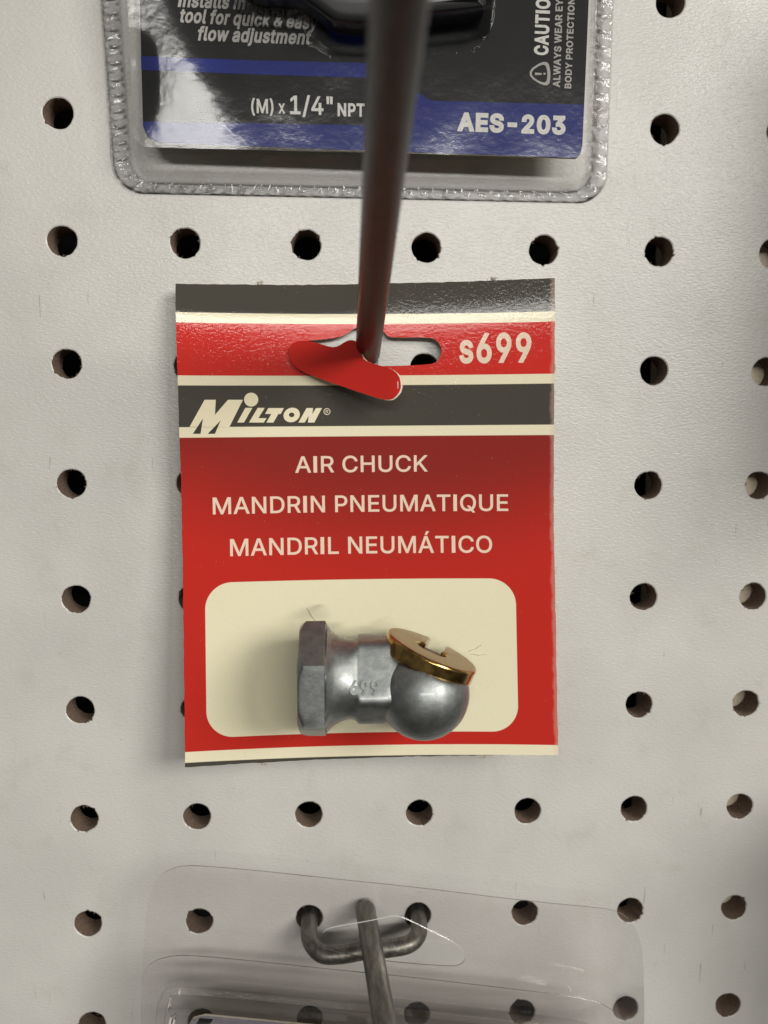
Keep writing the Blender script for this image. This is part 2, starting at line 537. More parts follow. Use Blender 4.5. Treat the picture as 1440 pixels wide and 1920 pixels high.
# outlines of a plain grotesque lettering: advance | contour | contour ..., 509 units to the capital height
GLYPHS = {
    '"': '321|78,318 70,509 136,509 128,318|193,318 185,509 250,509 243,318',
    '&': '448|197,-7 165,-5 136,1 110,12 88,26 69,42 54,62 43,84 36,108 34,133 36,154 40,173 47,189 58,205 70,220 85,235 101,249 120,264 140,279 216,335 223,340 230,346 237,352 243,359 249,367 255,375 259,384 261,394 262,405 260,420 255,434 245,445 233,454 219,459 201,461 189,460 178,457 168,453 159,447 151,440 145,431 141,421 138,411 137,399 138,386 141,375 145,363 152,352 159,340 169,327 179,314 191,300 204,284 438,0 364,0 171,231 153,254 136,274 121,293 108,310 96,327 87,344 81,361 77,379 75,398 77,420 82,440 91,458 102,474 117,488 134,499 154,507 176,512 200,513 224,512 246,507 266,499 283,488 297,475 308,459 317,442 322,424 324,404 323,389 320,375 315,362 309,349 301,336 291,325 281,314 269,303 256,293 154,217 135,202 121,188 110,174 103,161 98,146 97,131 98,115 102,101 109,87 118,76 130,66 143,57 158,51 175,48 193,46 213,48 232,52 251,59 269,69 286,81 301,95 315,112 327,131 336,151 343,174 348,198 349,224 408,224 406,194 403,167 397,144 389,124 380,107 371,92 361,80 353,70 345,62 333,47 315,30 294,17 271,7 246,-1 221,-5',
    '(': '273|89,207 90,244 94,283 101,324 109,364 119,403 132,441 145,477 160,510 177,539 236,539 219,503 204,466 191,428 179,390 169,351 161,313 156,276 152,241 151,207 152,176 155,145 160,115 167,83 177,50 188,16 202,-19 218,-57 236,-96 177,-96 150,-46 128,4 111,55 99,106 92,156',
    ')': '273|37,-96 56,-56 72,-18 86,18 97,52 106,85 113,116 118,147 121,177 122,207 121,241 117,276 112,313 104,351 94,390 82,428 69,466 54,503 37,539 97,539 113,510 128,477 142,441 154,403 164,364 173,323 179,283 183,244 184,207 182,156 174,104 161,53 144,3 123,-47 97,-96',
    '-': '453|337,244 337,188 114,188 114,244',
    '/': '249|235,533 71,-76 14,-76 178,533',
    '0': '453|227,-7 191,-3 158,7 130,24 105,48 85,77 69,113 57,155 50,202 48,254 50,306 57,353 69,395 85,431 106,461 130,484 159,502 191,512 227,516 262,512 295,502 323,484 348,461 368,431 384,395 396,353 403,306 405,254 403,202 396,155 384,113 368,77 348,48 323,24 295,7 263,-3|227,50 250,52 271,60 290,74 306,92 320,116 330,144 338,176 342,213 344,254 342,295 338,332 330,365 320,393 306,416 290,435 271,449 250,457 227,460 203,457 182,449 163,435 147,416 134,393 123,365 115,332 111,295 109,254 111,213 115,176 123,144 134,116 147,92 163,74 182,60 203,52',
    '1': '453|76,0 76,55 391,55 391,0|276,509 276,0 212,0 212,448 209,448 86,358 86,427 198,509',
    '2': '453|64,0 64,47 234,229 252,248 268,266 282,282 294,298 303,312 311,327 316,341 319,356 320,371 319,389 315,405 308,419 298,431 287,441 273,449 258,455 241,458 224,460 205,458 188,454 172,447 159,438 148,427 139,413 132,398 128,381 127,362 66,362 68,391 75,418 86,442 102,464 121,482 143,496 168,507 196,513 225,516 254,513 281,507 306,497 328,482 346,465 361,445 372,423 379,398 381,372 380,354 377,336 371,318 363,299 351,280 336,259 317,235 294,209 267,180 153,60 153,57 389,57 389,0',
    '3': '453|218,-7 188,-5 159,1 133,10 108,22 88,38 70,57 57,79 48,104 44,132 109,132 112,115 118,100 126,87 137,76 150,66 165,59 182,54 200,51 219,50 239,51 258,55 275,61 291,69 304,80 315,93 323,108 328,125 329,145 328,163 323,180 316,196 306,211 292,223 275,234 254,241 229,246 201,248 157,248 157,299 288,448 288,452 70,452 70,509 372,509 372,461 211,278 211,289 247,290 279,286 308,276 333,262 354,244 371,222 383,198 391,173 393,145 390,116 383,90 370,66 354,45 333,27 309,12 281,2 251,-5',
    '4': '453|40,105 40,158 247,509 311,509 109,166 109,163 413,163 413,105|282,0 282,121 282,146 282,318 343,318 343,0',
    '6': '453|226,-7 196,-4 168,3 142,15 119,31 100,51 84,74 73,101 66,130 64,162 65,187 71,212 80,239 93,268 112,302 137,340 252,509 322,509 151,261 145,261 151,270 157,279 165,288 174,295 184,302 196,307 208,311 221,313 235,314 265,312 291,305 316,295 337,280 355,262 370,240 380,215 387,187 389,157 387,127 379,98 368,73 352,50 333,30 310,14 284,3 257,-4|226,48 245,50 263,55 279,63 293,73 304,86 314,101 322,119 326,137 327,157 326,178 322,196 314,213 304,228 293,241 279,251 263,259 245,264 226,265 207,264 190,259 174,252 160,241 148,229 138,214 131,197 126,179 125,158 126,138 131,119 138,102 148,86 160,73 174,63 190,55 207,50',
    '9': '453|226,516 256,513 285,506 310,494 333,478 352,458 368,434 380,408 387,378 389,347 387,322 382,296 373,270 359,240 340,207 315,168 200,0 130,0 301,248 307,248 302,238 295,229 287,221 278,214 268,207 257,202 245,198 232,195 218,195 188,197 161,203 137,214 116,229 98,247 83,269 72,294 66,321 64,352 66,382 73,411 85,436 101,459 120,479 143,494 168,506 196,513|226,460 207,459 190,454 174,446 160,435 148,423 138,407 131,390 127,372 125,352 127,331 131,313 138,295 148,280 160,268 174,257 190,250 207,245 226,243 245,245 263,249 279,257 293,267 305,280 314,295 322,312 326,330 327,350 326,371 322,390 314,407 305,422 293,435 279,446 263,454 245,459',
    'A': '480|16,0 201,509 276,509 463,0 395,0 287,302 280,323 272,346 264,372 255,402 244,438 232,478 245,478 233,437 222,402 213,371 204,345 197,322 191,302 85,0|110,142 110,199 370,199 370,142',
    'B': '456|60,0 60,509 241,509 274,507 304,501 329,491 350,477 367,461 381,442 390,421 396,398 398,374 397,353 393,336 387,320 378,307 368,295 356,286 343,278 329,272 315,267 315,262 331,260 347,254 363,245 378,234 391,220 402,203 411,184 416,161 418,136 416,111 410,88 400,67 386,48 368,31 344,18 317,8 284,2 247,0|125,57 245,57 281,60 309,67 330,80 344,96 353,115 355,137 354,153 350,169 342,184 333,197 320,209 306,218 289,225 269,229 248,231 125,231|125,285 238,285 256,287 273,290 288,296 302,304 314,314 323,326 330,340 335,355 336,372 333,393 326,412 313,429 294,442 270,449 240,452 125,452',
    'C': '510|267,-7 225,-3 186,7 150,25 119,49 92,79 70,115 53,157 44,203 40,254 44,305 53,352 70,393 92,429 119,459 150,484 186,501 225,512 267,516 293,514 317,511 340,504 362,496 383,485 402,471 419,456 435,438 448,418 459,397 467,373 473,348 408,348 404,365 397,380 389,395 380,407 369,418 357,428 344,437 330,444 315,449 300,453 284,455 267,456 237,453 209,445 184,432 161,414 141,391 125,364 113,332 106,295 103,254 106,213 113,177 125,145 141,117 161,94 184,76 210,63 237,56 267,53 284,54 300,56 315,60 330,65 344,72 357,81 369,90 380,102 389,114 397,128 404,144 408,160 473,160 467,135 459,112 448,91 435,71 420,53 402,38 383,24 363,13 341,5 317,-2 293,-6',
    'D': '502|219,0 96,0 96,57 215,57 254,60 288,68 318,81 343,99 363,122 379,149 390,181 397,216 399,255 397,294 390,329 379,361 364,388 344,410 320,428 291,441 258,449 221,452 93,452 93,509 225,509 273,505 315,495 353,478 385,455 412,426 433,391 449,351 458,306 462,255 458,205 449,159 433,119 411,83 384,54 351,31 312,14 268,3|125,509 125,0 60,0 60,509',
    'E': '419|60,0 60,509 372,509 372,452 125,452 125,286 355,286 355,229 125,229 125,57 375,57 375,0',
    'H': '517|60,0 60,509 125,509 125,289 392,289 392,509 457,509 457,0 392,0 392,232 125,232 125,0',
    'I': '212|60,0 60,509 152,509 152,0',
    'K': '467|104,145 104,216 116,231 128,246 139,261 151,275 162,289 174,303 187,317 199,331 212,344 364,509 448,509 231,276 228,276|60,0 60,509 125,509 125,334 124,225 125,193 125,0|372,0 188,259 228,309 449,0',
    'L': '393|60,0 60,509 125,509 125,57 361,57 361,0',
    'M': '628|60,0 60,509 152,509 277,187 280,179 284,170 287,159 291,147 295,135 299,123 303,110 307,97 311,84 315,71 319,60 322,49 307,49 311,59 314,71 318,83 322,95 326,108 330,121 334,134 338,146 342,158 346,169 349,179 352,187 476,509 568,509 568,0 504,0 504,291 504,302 504,314 504,327 505,340 505,354 505,369 505,383 506,398 506,413 506,428 507,443 507,457 513,457 508,441 503,425 498,409 492,393 487,378 482,363 477,348 472,335 467,322 463,310 459,300 456,291 342,0 286,0 170,291 167,300 163,310 159,321 155,333 150,347 145,361 140,376 134,392 129,408 124,424 118,441 112,457 119,457 119,444 120,430 120,416 120,401 121,386 121,372 121,357 121,342 122,328 122,315 122,302 122,291 122,0',
    'N': '523|60,0 60,509 136,509 343,183 349,174 355,163 363,151 371,137 379,122 388,107 396,90 405,73 414,55 405,54 403,72 402,90 401,108 400,126 399,142 399,157 399,171 399,184 399,195 399,509 463,509 463,0 387,0 202,290 194,303 186,317 177,331 168,346 159,363 148,381 136,402 123,425 108,452 119,454 120,429 121,406 122,384 123,363 124,345 124,328 125,313 125,301 125,291 125,0',
    'O': '533|267,-7 225,-3 186,7 150,25 119,49 92,79 70,115 53,157 44,203 40,254 44,305 53,352 70,393 92,429 119,459 150,484 186,501 225,512 267,516 309,512 348,501 384,484 415,459 442,429 464,393 480,352 490,305 493,254 490,203 480,157 464,115 442,79 415,49 384,25 348,7 309,-3|267,53 296,55 324,63 349,76 372,94 392,116 408,144 420,176 428,213 430,254 428,295 420,332 408,365 392,392 372,415 349,433 324,446 296,453 267,456 237,453 210,445 184,433 161,415 142,392 125,364 113,332 106,295 103,254 106,213 113,176 125,144 142,117 161,94 184,76 210,63 237,55',
    'P': '445|60,0 60,509 235,509 272,506 305,499 332,487 356,471 375,452 390,430 400,404 407,377 409,348 407,318 400,291 390,265 375,243 356,223 332,207 305,195 272,188 235,186 109,186 109,242 233,242 257,244 279,248 297,256 312,266 324,279 333,294 339,310 343,328 344,348 343,367 339,385 333,402 324,416 312,428 297,439 279,446 257,451 232,452 125,452 125,0',
    'Q': '533|245,159 313,159 369,85 384,65 468,-48 401,-48 346,27 331,46|267,-7 225,-3 186,7 150,25 119,49 92,79 70,115 53,157 44,203 40,254 44,305 53,352 70,393 92,429 119,459 150,484 186,501 225,512 267,516 309,512 348,501 384,484 415,459 442,429 464,393 480,352 490,305 493,254 490,203 480,157 464,115 442,79 415,49 384,25 348,7 309,-3|267,53 296,55 324,63 349,76 372,94 392,116 408,144 420,176 428,213 430,254 428,295 420,332 408,365 392,392 372,415 349,433 324,446 296,453 267,456 237,453 210,445 184,433 161,415 142,392 125,364 113,332 106,295 103,254 106,213 113,176 125,144 142,117 161,94 184,76 210,63 237,55',
    'R': '449|60,0 60,509 236,509 273,506 305,500 333,489 356,473 376,455 390,433 401,408 407,381 409,352 407,323 401,296 390,271 376,250 356,232 333,217 305,206 273,200 236,198 96,198 96,255 234,255 258,256 280,260 298,267 313,276 325,287 334,300 340,316 344,333 345,352 344,371 340,389 334,405 325,419 313,430 298,440 279,446 258,451 233,452 125,452 125,0|353,0 230,229 303,229 428,0',
    'S': '447|224,-9 188,-7 156,-1 128,9 102,23 81,40 64,60 51,83 42,109 38,137 104,137 108,118 114,102 123,88 136,76 150,66 166,59 185,53 204,50 224,49 246,50 267,54 286,60 303,69 317,79 329,92 338,106 344,122 346,139 344,154 340,168 332,179 322,189 310,197 296,205 280,211 263,217 245,222 184,239 145,253 112,269 86,289 67,313 56,341 52,372 54,400 62,425 75,448 92,468 113,484 138,498 165,508 195,514 227,516 259,514 289,508 316,498 340,484 360,468 377,449 390,427 398,403 401,378 337,378 332,402 320,421 302,437 280,449 254,456 225,459 204,457 185,454 167,448 152,440 139,430 129,418 121,405 117,391 115,376 117,359 122,345 131,334 142,324 155,315 169,308 184,302 198,297 212,293 264,279 279,275 295,270 312,264 328,256 344,248 359,238 372,226 384,213 395,198 402,180 407,161 408,139 406,112 399,87 386,64 370,43 349,25 323,11 294,0 261,-7',
    'T': '449|32,452 32,509 417,509 417,452 257,452 257,0 193,0 193,452',
    'U': '517|259,-8 220,-6 186,2 154,15 126,33 103,55 85,80 71,108 63,140 60,173 60,509 124,509 124,178 126,155 132,133 141,113 153,95 169,80 187,68 208,59 232,53 259,52 285,53 309,59 331,68 349,80 364,95 377,113 385,133 391,155 393,178 393,509 457,509 457,173 454,140 446,108 433,80 414,55 391,33 363,15 332,2 297,-6',
    'W': '686|155,0 16,509 82,509 163,196 167,179 172,162 175,145 179,128 183,111 187,94 190,76 194,58 197,40 189,40 193,58 196,76 200,94 203,111 207,128 211,145 215,162 220,179 224,196 306,509 380,509 462,196 466,179 470,162 474,145 478,128 482,111 486,94 490,76 494,58 497,40 488,40 492,58 495,76 499,94 503,111 506,128 510,145 515,162 519,179 523,196 603,509 670,509 530,0 455,0 368,323 362,345 357,368 351,391 346,417 341,445 336,475 350,475 345,446 340,420 335,395 330,371 324,347 318,323 230,0',
    'Y': '472|203,0 203,208 16,509 91,509 192,344 203,327 213,309 222,292 231,274 240,254 250,230 224,230 233,254 242,275 251,293 260,310 270,327 280,344 381,509 455,509 268,208 268,0',
    'a': '389|160,-9 137,-7 115,-3 94,5 76,15 60,29 48,45 38,63 32,84 30,108 32,128 36,146 43,161 53,174 64,184 78,193 92,200 108,206 125,211 143,214 161,217 178,220 200,223 218,225 234,227 247,229 257,231 265,235 271,240 274,246 276,255 276,257 275,272 272,285 267,297 260,307 251,315 240,322 227,327 212,330 196,331 178,330 163,327 149,322 137,316 127,309 118,301 110,292 104,283 100,274 41,291 51,313 64,331 79,346 95,358 114,368 133,375 153,380 173,383 194,384 208,384 223,382 239,379 255,375 271,369 286,360 300,350 312,336 322,320 330,301 335,278 337,251 337,0 277,0 277,52 272,52 267,43 260,34 252,25 242,16 229,8 215,1 199,-4 181,-7|170,45 192,47 211,51 228,59 242,68 254,80 263,93 270,108 274,122 276,138 276,190 272,187 267,184 259,182 251,180 241,178 231,176 221,174 210,173 200,171 191,170 182,169 175,168 161,166 147,163 134,159 122,153 112,147 103,139 97,130 93,118 92,105 93,93 96,82 102,72 109,64 119,57 130,52 142,48 156,46',
    'c': '396|207,-8 174,-5 144,3 117,16 93,35 72,58 56,85 44,116 37,150 34,187 37,225 44,260 56,291 72,318 93,341 117,360 144,374 174,382 207,384 226,384 243,381 260,377 276,371 291,364 305,356 318,346 330,335 340,322 349,308 356,293 362,277 303,262 300,272 295,281 290,289 284,297 278,304 270,311 261,316 252,321 242,325 231,328 220,329 207,330 184,328 163,321 145,310 130,296 118,278 108,258 102,236 98,212 96,187 98,163 102,139 108,117 118,97 130,80 145,66 163,55 184,49 207,46 220,47 232,49 243,52 253,55 262,60 271,66 279,73 285,80 292,89 297,98 301,107 304,117 363,102 357,86 350,70 341,56 331,43 319,32 306,21 292,12 277,5 261,-1 244,-5 226,-7',
    'd': '424|195,-8 165,-6 137,3 111,16 89,34 70,57 55,84 43,116 36,151 34,189 36,227 43,261 55,293 70,320 89,342 112,361 137,374 165,382 196,384 218,383 237,379 253,373 267,364 278,355 287,346 295,336 301,327 306,319 311,319 311,509 372,509 372,0 313,0 313,59 307,59 301,50 295,41 287,31 277,21 266,12 252,4 236,-3 217,-7|205,47 226,49 246,55 263,65 278,78 290,95 299,115 306,138 310,162 312,189 310,216 306,241 300,263 290,282 278,299 263,312 246,322 227,328 205,330 182,328 162,322 145,311 130,298 118,281 108,261 102,239 98,215 96,189 98,163 102,139 109,117 118,97 130,80 145,66 162,55 182,49',
    'e': '404|212,-8 177,-5 145,3 117,16 92,35 72,58 56,85 44,116 37,150 34,187 36,224 44,258 55,290 71,317 91,340 115,359 142,373 172,382 205,384 226,383 246,380 266,374 285,366 303,355 319,341 334,324 347,305 357,282 365,256 370,227 371,194 371,169 75,169 75,221 338,221 310,202 308,226 304,248 298,269 288,286 277,301 263,314 246,323 227,328 205,330 183,328 164,323 146,313 131,301 119,286 109,270 102,251 97,231 96,211 96,178 98,151 102,127 110,106 121,88 135,73 151,61 169,53 190,48 212,46 227,47 241,49 254,53 265,58 276,65 285,73 294,82 300,93 306,105 365,91 358,72 348,55 335,39 320,26 302,14 283,4 261,-3 237,-7',
    'f': '254|228,379 228,327 6,327 6,379|81,0 81,432 82,452 87,470 96,486 107,499 120,510 135,519 152,525 169,529 187,530 201,530 212,529 222,527 231,525 238,523 243,521 227,468 224,470 220,471 215,472 209,473 202,474 195,474 178,472 164,468 154,460 147,449 143,435 142,419 142,0',
    'h': '410|114,227 114,0 53,0 53,509 114,509 114,287 102,287 116,319 132,344 152,362 175,374 200,382 227,384 252,383 275,377 295,369 313,356 328,340 341,321 350,298 355,271 357,240 357,0 296,0 296,235 293,263 286,286 273,304 256,318 235,326 210,329 192,328 176,324 161,317 147,308 136,297 126,283 119,266 115,248',
    'i': '167|53,0 53,379 114,379 114,0|84,443 73,444 63,448 54,455 47,463 43,472 41,483 43,494 47,504 54,512 63,518 73,522 84,524 95,522 105,518 114,512 121,504 125,494 126,483 125,472 121,463 114,455 105,448 95,444',
    'j': '167|53,379 114,379 114,-30 112,-52 108,-72 102,-90 92,-106 80,-119 65,-129 47,-137 27,-141 4,-143 -10,-143 -10,-87 2,-87 18,-85 31,-80 40,-72 47,-61 51,-46 53,-29|83,443 72,444 62,448 53,455 47,463 42,472 41,483 42,494 47,504 53,512 62,518 72,522 83,524 95,522 105,518 114,512 120,504 125,494 126,483 125,472 120,463 114,455 105,448 95,444',
    'k': '381|110,137 110,212 121,212 284,379 360,379 184,199 177,199|53,0 53,509 114,509 114,0|294,0 148,186 191,229 372,0',
    'l': '189|139,-2 112,0 91,8 74,20 62,37 55,59 53,84 53,509 114,509 114,99 114,83 117,71 120,62 126,57 135,53 146,52 152,52 157,52 160,53 164,53 167,54 170,54 181,3 175,1 169,0 162,-1 154,-2 147,-2',
    'm': '610|53,0 53,379 112,379 112,295 108,295 114,314 122,331 132,346 144,358 158,368 172,376 187,382 203,385 219,386 245,383 268,375 287,361 303,342 314,320 321,295 312,295 318,312 326,329 337,343 350,356 364,366 381,375 398,381 417,385 437,386 458,385 478,380 497,372 514,361 529,346 541,328 550,307 555,283 557,255 557,0 496,0 496,254 493,279 485,298 473,313 456,323 438,329 419,330 402,329 387,326 374,320 363,312 353,302 345,290 340,277 336,263 335,247 335,0 274,0 274,260 272,280 265,297 253,311 238,322 220,328 199,330 185,329 171,326 158,320 145,312 135,302 126,289 119,274 115,257 114,238 114,0',
    'n': '410|114,227 114,0 53,0 53,379 112,379 112,287 102,287 116,319 132,344 152,362 175,374 200,382 227,384 252,383 275,377 295,369 313,356 328,340 341,321 350,298 355,271 357,240 357,0 296,0 296,235 293,263 286,286 273,304 256,318 235,326 210,329 192,328 176,324 161,317 147,308 136,297 126,283 119,266 115,248',
    'o': '415|207,-8 174,-5 144,3 117,16 93,35 72,58 56,85 44,116 37,150 34,187 37,225 44,260 56,291 72,318 93,341 117,360 144,374 174,382 207,384 241,382 271,374 299,360 323,341 343,318 359,291 371,260 379,225 381,187 379,150 371,116 359,85 343,58 323,35 299,16 271,3 241,-5|207,46 231,49 252,55 270,66 285,80 298,97 307,117 314,139 318,163 319,187 318,212 314,236 307,258 298,278 285,296 270,310 252,321 231,328 207,330 184,328 163,321 145,310 130,296 118,278 108,258 102,236 98,212 96,187 98,163 102,139 108,117 118,97 130,80 145,66 163,55 184,49',
    'q': '424|372,-143 311,-143 311,59 306,59 301,50 295,41 287,31 277,21 266,12 252,4 236,-3 217,-7 195,-8 165,-6 137,3 111,16 89,34 70,57 55,84 43,116 36,151 34,189 36,227 43,261 55,293 70,320 89,342 112,361 137,374 165,382 196,384 218,383 237,379 253,373 267,364 278,355 287,346 295,336 301,327 307,319 313,319 313,379 372,379|205,47 226,49 246,55 263,65 278,78 290,95 299,115 306,138 310,162 312,189 310,216 306,241 300,263 290,282 278,299 263,312 246,322 227,328 205,330 182,328 162,322 145,311 130,298 118,281 108,261 102,239 98,215 96,189 98,163 102,139 109,117 118,97 130,80 145,66 162,55 182,49',
    'r': '259|53,0 53,379 112,379 112,321 115,321 124,339 137,354 152,367 171,377 191,383 213,385 218,385 223,385 229,384 235,384 240,384 243,384 243,322 241,323 236,324 230,324 223,325 215,326 207,326 190,324 174,321 159,315 146,306 135,296 126,284 119,269 115,254 114,237 114,0',
    's': '365|182,-8 157,-7 133,-3 112,3 93,12 76,24 62,38 50,54 41,73 36,94 94,107 101,87 111,72 124,60 141,52 160,47 181,45 206,47 227,53 244,62 258,74 265,88 268,103 266,115 262,126 254,136 243,144 229,150 212,155 149,170 118,180 92,192 72,208 58,227 50,249 47,274 49,295 55,314 65,332 79,347 95,360 115,370 137,378 161,383 187,384 212,383 234,379 254,372 271,363 286,352 299,339 309,324 318,308 324,290 268,277 262,291 254,304 243,316 228,325 210,331 187,333 166,331 147,326 131,317 119,305 111,292 109,277 110,264 115,253 124,243 136,235 152,229 172,223 229,209 261,200 287,187 306,171 320,153 328,131 331,107 329,85 323,65 312,47 298,31 281,18 260,6 236,-2 210,-7',
    't': '227|204,379 204,327 6,327 6,379|65,471 126,471 126,98 127,83 130,70 136,61 144,55 156,51 170,50 175,50 180,50 185,51 191,52 197,53 202,54 213,2 207,0 200,-2 192,-3 184,-3 176,-4 168,-4 138,-1 113,7 92,21 77,41 68,64 65,93',
    'u': '410|182,-5 158,-3 135,2 115,11 97,23 82,39 69,59 60,82 54,109 53,139 53,379 114,379 114,144 116,117 124,94 137,75 154,61 175,53 200,50 218,51 234,55 249,62 263,71 274,83 283,97 290,113 295,132 296,153 296,379 357,379 357,0 298,0 298,92 307,92 294,60 277,35 257,17 234,5 209,-3',
    'w': '567|138,0 23,379 87,379 133,214 140,190 147,164 154,137 161,107 168,75 175,41 165,41 172,74 179,105 186,135 192,163 199,189 206,214 252,379 316,379 362,214 368,189 375,163 382,136 388,106 395,75 402,41 391,41 399,75 406,106 413,135 420,163 427,189 434,214 480,379 545,379 429,0 368,0 319,172 314,189 309,207 305,225 300,243 295,262 291,280 286,299 281,318 277,338 291,338 286,319 281,299 277,280 272,262 267,243 263,225 258,207 253,189 248,172 199,0',
    'x': '379|21,0 171,218 171,171 29,379 100,379 147,306 159,287 170,270 179,253 188,237 198,221 207,206 175,206 185,221 194,237 202,253 211,270 222,287 233,306 282,379 352,379 209,169 209,214 358,0 287,0 231,85 219,103 209,120 200,136 191,152 182,167 173,182 205,182 195,167 187,152 178,136 170,120 160,103 148,85 91,0',
    'y': '389|47,-139 61,-86 71,-87 83,-89 94,-90 104,-89 113,-86 122,-81 130,-74 138,-64 145,-51 151,-36 163,-1 17,379 84,379 165,155 173,132 180,109 187,87 193,64 199,42 206,21 184,21 190,42 196,64 202,87 209,110 216,132 224,155 305,379 371,379 204,-58 196,-77 187,-93 177,-107 165,-119 153,-128 139,-136 125,-141 109,-144 91,-145 82,-145 73,-144 65,-143 57,-142 52,-140',
    'Á': '480|16,0 201,509 276,509 463,0 395,0 287,302 280,323 272,346 264,372 255,402 244,438 232,478 245,478 233,437 222,402 213,371 204,345 197,322 191,302 85,0|110,142 110,199 370,199 370,142|213,558 260,659 329,659 263,558',
}


def winding(p, loops):
    w = 0
    for L in loops:
        for i in range(len(L)):
            a, b = L[i - 1], L[i]
            if (a[1] <= p[1]) != (b[1] <= p[1]):
                x = a[0] + (p[1] - a[1]) * (b[0] - a[0]) / (b[1] - a[1])
                if x > p[0]:
                    w += 1 if b[1] > a[1] else -1
    return w


def fatten(L, d):
    """move a contour outwards by d (its sense of turn decides which side is ink)"""
    out = []
    n = len(L)
    for i in range(n):
        a, p, b = L[i - 1], L[i], L[(i + 1) % n]
        e1 = Vector((p[0] - a[0], p[1] - a[1]))
        e2 = Vector((b[0] - p[0], b[1] - p[1]))
        e1.normalize()
        e2.normalize()
        n1, n2 = Vector((-e1.y, e1.x)), Vector((-e2.y, e2.x))
        m_ = n1 + n2
        if m_.length < 1e-6:
            m_ = n1
        m_.normalize()
        k = min(1.6, 1 / max(0.3, m_.dot(n1)))
        out.append((p[0] + m_.x * d * k, p[1] + m_.y * d * k))
    return out


_GL = {}


def glyph(ch, fat):
    key = (ch, fat)
    if key in _GL:
        return _GL[key]
    parts = GLYPHS[ch].split("|")
    adv = int(parts[0])
    loops = [[tuple(map(int, p.split(","))) for p in c.split()] for c in parts[1:]]
    big = max(loops, key=lambda L: max(p[0] for p in L) - min(p[0] for p in L))
    ar = sum(big[i - 1][0] * big[i][1] - big[i][0] * big[i - 1][1] for i in range(len(big)))
    sgn = -1 if ar > 0 else 1
    loops = [fatten(L, sgn * fat * 1000) for L in loops]
    pts, edges = [], []
    for L in loops:
        k = len(pts)
        pts += [Vector(p) for p in L]
        edges += [(k + i, k + (i + 1) % len(L)) for i in range(len(L))]
    r = delaunay_2d_cdt(pts, edges, [], 0, 1e-3)
    V = [(v.x, v.y) for v in r[0]]
    T = []
    for f in r[2]:
        c = (sum(V[i][0] for i in f) / len(f), sum(V[i][1] for i in f) / len(f))
        if winding(c, loops) * -sgn > 0:
            T.append(tuple(f))
    _GL[key] = (adv + 2 * fat * 1000 * .6, V, T)
    return _GL[key]


def text_mesh(s, fat=0.0, shear=0.0, extrude=0.0, space=1.0):
    """flat triangles of a line of lettering, cap height 1"""
    V, F, x = [], [], 0.0
    for ch in s:
        if ch == " ":
            x += 190
            continue
        adv, gv, gt = glyph(ch, fat)
        k = len(V)
        V += [((x + p[0] + shear * p[1]) / 509, p[1] / 509, 0.0) for p in gv]
        F += [tuple(k + i for i in t) for t in gt]
        x += adv * space
    return V, F


def cap_height(fat=0.0):
    return -fat * 1000 / 509, 1 + fat * 1000 / 509


def put_text(bm, s, fmap, u0, u1, base, cap, fat=0.02, shear=0.0, mi=0, space=1.0, ref=None):
    """lettering whose ink runs u0..u1 along the line, with its baseline at base and its capitals reaching cap (2D coordinates
    of fmap); base may be a pair (at u0, at u1) for a line that is not level"""
    V, F = text_mesh(s, fat, shear, 0.0, space)
    lo, hi = cap_height(fat)
    xs = [v[0] for v in V]
    x0, x1 = min(xs), max(xs)
    b0, b1 = base if isinstance(base, tuple) else (base, base)
    dc = cap
    vs = []
    for v in V:
        a = (v[0] - x0) / (x1 - x0)
        y = (v[1] - lo) / (hi - lo)
        vs.append(bm.verts.new(W(*fmap(u0 + (u1 - u0) * a, b0 + (b1 - b0) * a + dc * y))))
    lay = bm.loops.layers.uv.verify()
    for f in F:
        try:
            nf = bm.faces.new([vs[i] for i in f])
            nf.material_index = mi
        except ValueError:
            pass


# ------------------------------------------------------------------ the setting: perforated board
PITCH = 25.4
HOLE_R = 3.12
THICK = 6.2


def hole_centre(c, r):
    return (-63.5 + PITCH * c, (3.5 - r) * PITCH)


